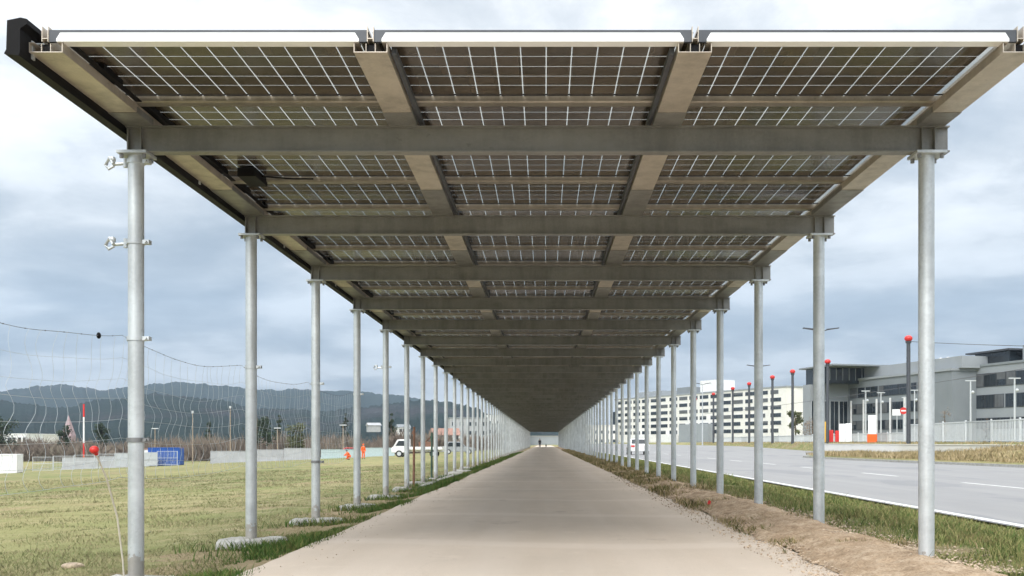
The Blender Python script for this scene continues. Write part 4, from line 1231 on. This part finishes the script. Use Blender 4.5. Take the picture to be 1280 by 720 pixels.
# ------------------------------------------------------------------ haze
hz = MB().box(-5600, 5600, -3200, 6200, -9, 900)
hm = bpy.data.materials.new('haze'); hm.use_nodes = True
nt = hm.node_tree; nt.nodes.clear()
vo = nt.nodes.new('ShaderNodeVolumePrincipled'); vo.inputs['Color'].default_value = (.62, .80, 1.0, 1); vo.inputs['Density'].default_value = .00014
vo.inputs['Anisotropy'].default_value = .3
mo = nt.nodes.new('ShaderNodeOutputMaterial'); nt.links.new(vo.outputs[0], mo.inputs['Volume'])
HAZE = True
if HAZE: tag(hz.build('haze', hm), 'thin pale haze over the valley', 'haze', kind='stuff')

# ------------------------------------------------------------------ sky, sun, camera
wd = bpy.data.worlds.new('World'); scn.world = wd; wd.use_nodes = True
nt = wd.node_tree; N = nt.nodes; Lk = nt.links
bg = N['Background']; bg.inputs['Strength'].default_value = .1
SUN_EL, SUN_AZ = R(38), R(200)     # azimuth from +y clockwise
sky = N.new('ShaderNodeTexSky'); sky.sky_type = 'NISHITA'; sky.sun_disc = False; sky.sun_elevation = SUN_EL; sky.sun_rotation = SUN_AZ
tc = N.new('ShaderNodeTexCoord'); sx = N.new('ShaderNodeSeparateXYZ'); Lk.new(tc.outputs['Generated'], sx.inputs[0])
def wm(op, a, b=0.0, clamp=False):
    n = N.new('ShaderNodeMath'); n.operation = op; n.use_clamp = clamp
    for i, v in enumerate((a, b)):
        if hasattr(v, 'links'): Lk.new(v, n.inputs[i])
        else: n.inputs[i].default_value = v
    return n.outputs[0]
zc = wm('MAXIMUM', sx.outputs[2], 0.0)
den = wm('ADD', zc, .16)
cx = wm('DIVIDE', sx.outputs[0], den); cyv = wm('DIVIDE', sx.outputs[1], den)
cb = N.new('ShaderNodeCombineXYZ'); Lk.new(cx, cb.inputs[0]); Lk.new(cyv, cb.inputs[1]); cb.inputs[2].default_value = 3.7
def wnoise(scale, detail, rough, off=0):
    mp = N.new('ShaderNodeMapping'); mp.inputs['Location'].default_value = (off, off*.6, 0); Lk.new(cb.outputs[0], mp.inputs['Vector'])
    n = N.new('ShaderNodeTexNoise'); n.inputs['Scale'].default_value = scale; n.inputs['Detail'].default_value = detail; n.inputs['Roughness'].default_value = rough
    n.inputs['Distortion'].default_value = .25
    Lk.new(mp.outputs[0], n.inputs['Vector']); return n.outputs['Fac']
def wramp(fac, stops):
    n = N.new('ShaderNodeValToRGB'); cr = n.color_ramp
    while len(cr.elements) < len(stops): cr.elements.new(.5)
    for e, (p, c) in zip(cr.elements, stops): e.position = p; e.color = (*c, 1)
    Lk.new(fac, n.inputs['Fac']); return n.outputs['Color']
def wmix(fac, a, b, mode='MIX'):
    n = N.new('ShaderNodeMix'); n.data_type = 'RGBA'; n.blend_type = mode
    for v, i in ((fac, 0), (a, 6), (b, 7)):
        if hasattr(v, 'links'): Lk.new(v, n.inputs[i])
        else: n.inputs[i].default_value = v if isinstance(v, (int, float)) else (*v, 1)
    return n.outputs[2]
n1 = wnoise(1.15, 8, .53, 2.3); n2 = wnoise(3.2, 7, .6, 9.1)
nn = wm('ADD', wm('MULTIPLY', n1, .72), wm('MULTIPLY', n2, .28))
# broken overcast: blue-grey bands low down, white higher up, brightest around the hidden sun
grad = wramp(zc, [(0.0, (.56, .61, .66)), (.045, (.355, .385, .42)), (.12, (.39, .425, .465)), (.20, (.49, .52, .55)), (.30, (.57, .605, .645)), (.42, (.61, .63, .65)), (1.0, (1.0, 1.0, 1.0))])
cl = wramp(nn, [(.38, (.56, .61, .67)), (.445, (.80, .835, .875)), (.495, (1.06, 1.06, 1.06)), (.545, (1.45, 1.41, 1.37)), (.61, (1.70, 1.64, 1.58))])
cc = wmix(1.0, grad, cl, 'MULTIPLY')
SUND = (math.sin(SUN_AZ)*math.cos(SUN_EL), math.cos(SUN_AZ)*math.cos(SUN_EL), math.sin(SUN_EL))
dt = N.new('ShaderNodeVectorMath'); dt.operation = 'DOT_PRODUCT'; Lk.new(tc.outputs['Generated'], dt.inputs[0]); dt.inputs[1].default_value = SUND
glow = wm('POWER', wm('MAXIMUM', dt.outputs['Value'], 0.0), 2.5)
zen = wm('MULTIPLY', wm('SUBTRACT', zc, .43), 2.4, True)
SKYG = 8.5
lift = wm('MULTIPLY', wm('ADD', wm('ADD', wm('MULTIPLY', zen, .6), wm('MULTIPLY', glow, 1.8)), 1.0), SKYG)
gain = N.new('ShaderNodeVectorMath'); gain.operation = 'SCALE'; Lk.new(cc, gain.inputs[0]); Lk.new(lift, gain.inputs['Scale'])
cover = wramp(nn, [(.30, (.93,)*3), (.42, (.99,)*3)])
final = wmix(cover, sky.outputs[0], gain.outputs[0])
Lk.new(final, bg.inputs['Color'])

sl = bpy.data.lights.new('sun', 'SUN'); sl.energy = 1.5; sl.angle = R(18); sl.color = (1, .96, .9)
so = bpy.data.objects.new('sun', sl); col.objects.link(so)
dirv = Vector((math.sin(SUN_AZ)*math.cos(SUN_EL), math.cos(SUN_AZ)*math.cos(SUN_EL), math.sin(SUN_EL)))
so.rotation_euler = dirv.to_track_quat('Z', 'Y').to_euler(); so.location = (0, 0, 60)

cam = bpy.data.cameras.new('camera'); co = bpy.data.objects.new('camera', cam); col.objects.link(co)
co.location = (0, 0, E); co.rotation_euler = (R(90), 0, 0)
cam.sensor_width = 36; cam.lens = 1219.5/1280*36
cam.shift_x = -41/1280; cam.shift_y = 193/1280
cam.clip_start = .05; cam.clip_end = 30000
scn.camera = co
scn.render.resolution_x, scn.render.resolution_y = 1024, 576
scn.view_settings.view_transform = 'Standard'; scn.view_settings.look = 'None'; scn.view_settings.gamma = 1
scn.view_settings.exposure = .70
scn.cycles.use_denoising = True
scn.cycles.max_bounces = 8; scn.cycles.diffuse_bounces = 4; scn.cycles.transparent_max_bounces = 16; scn.cycles.volume_bounces = 0
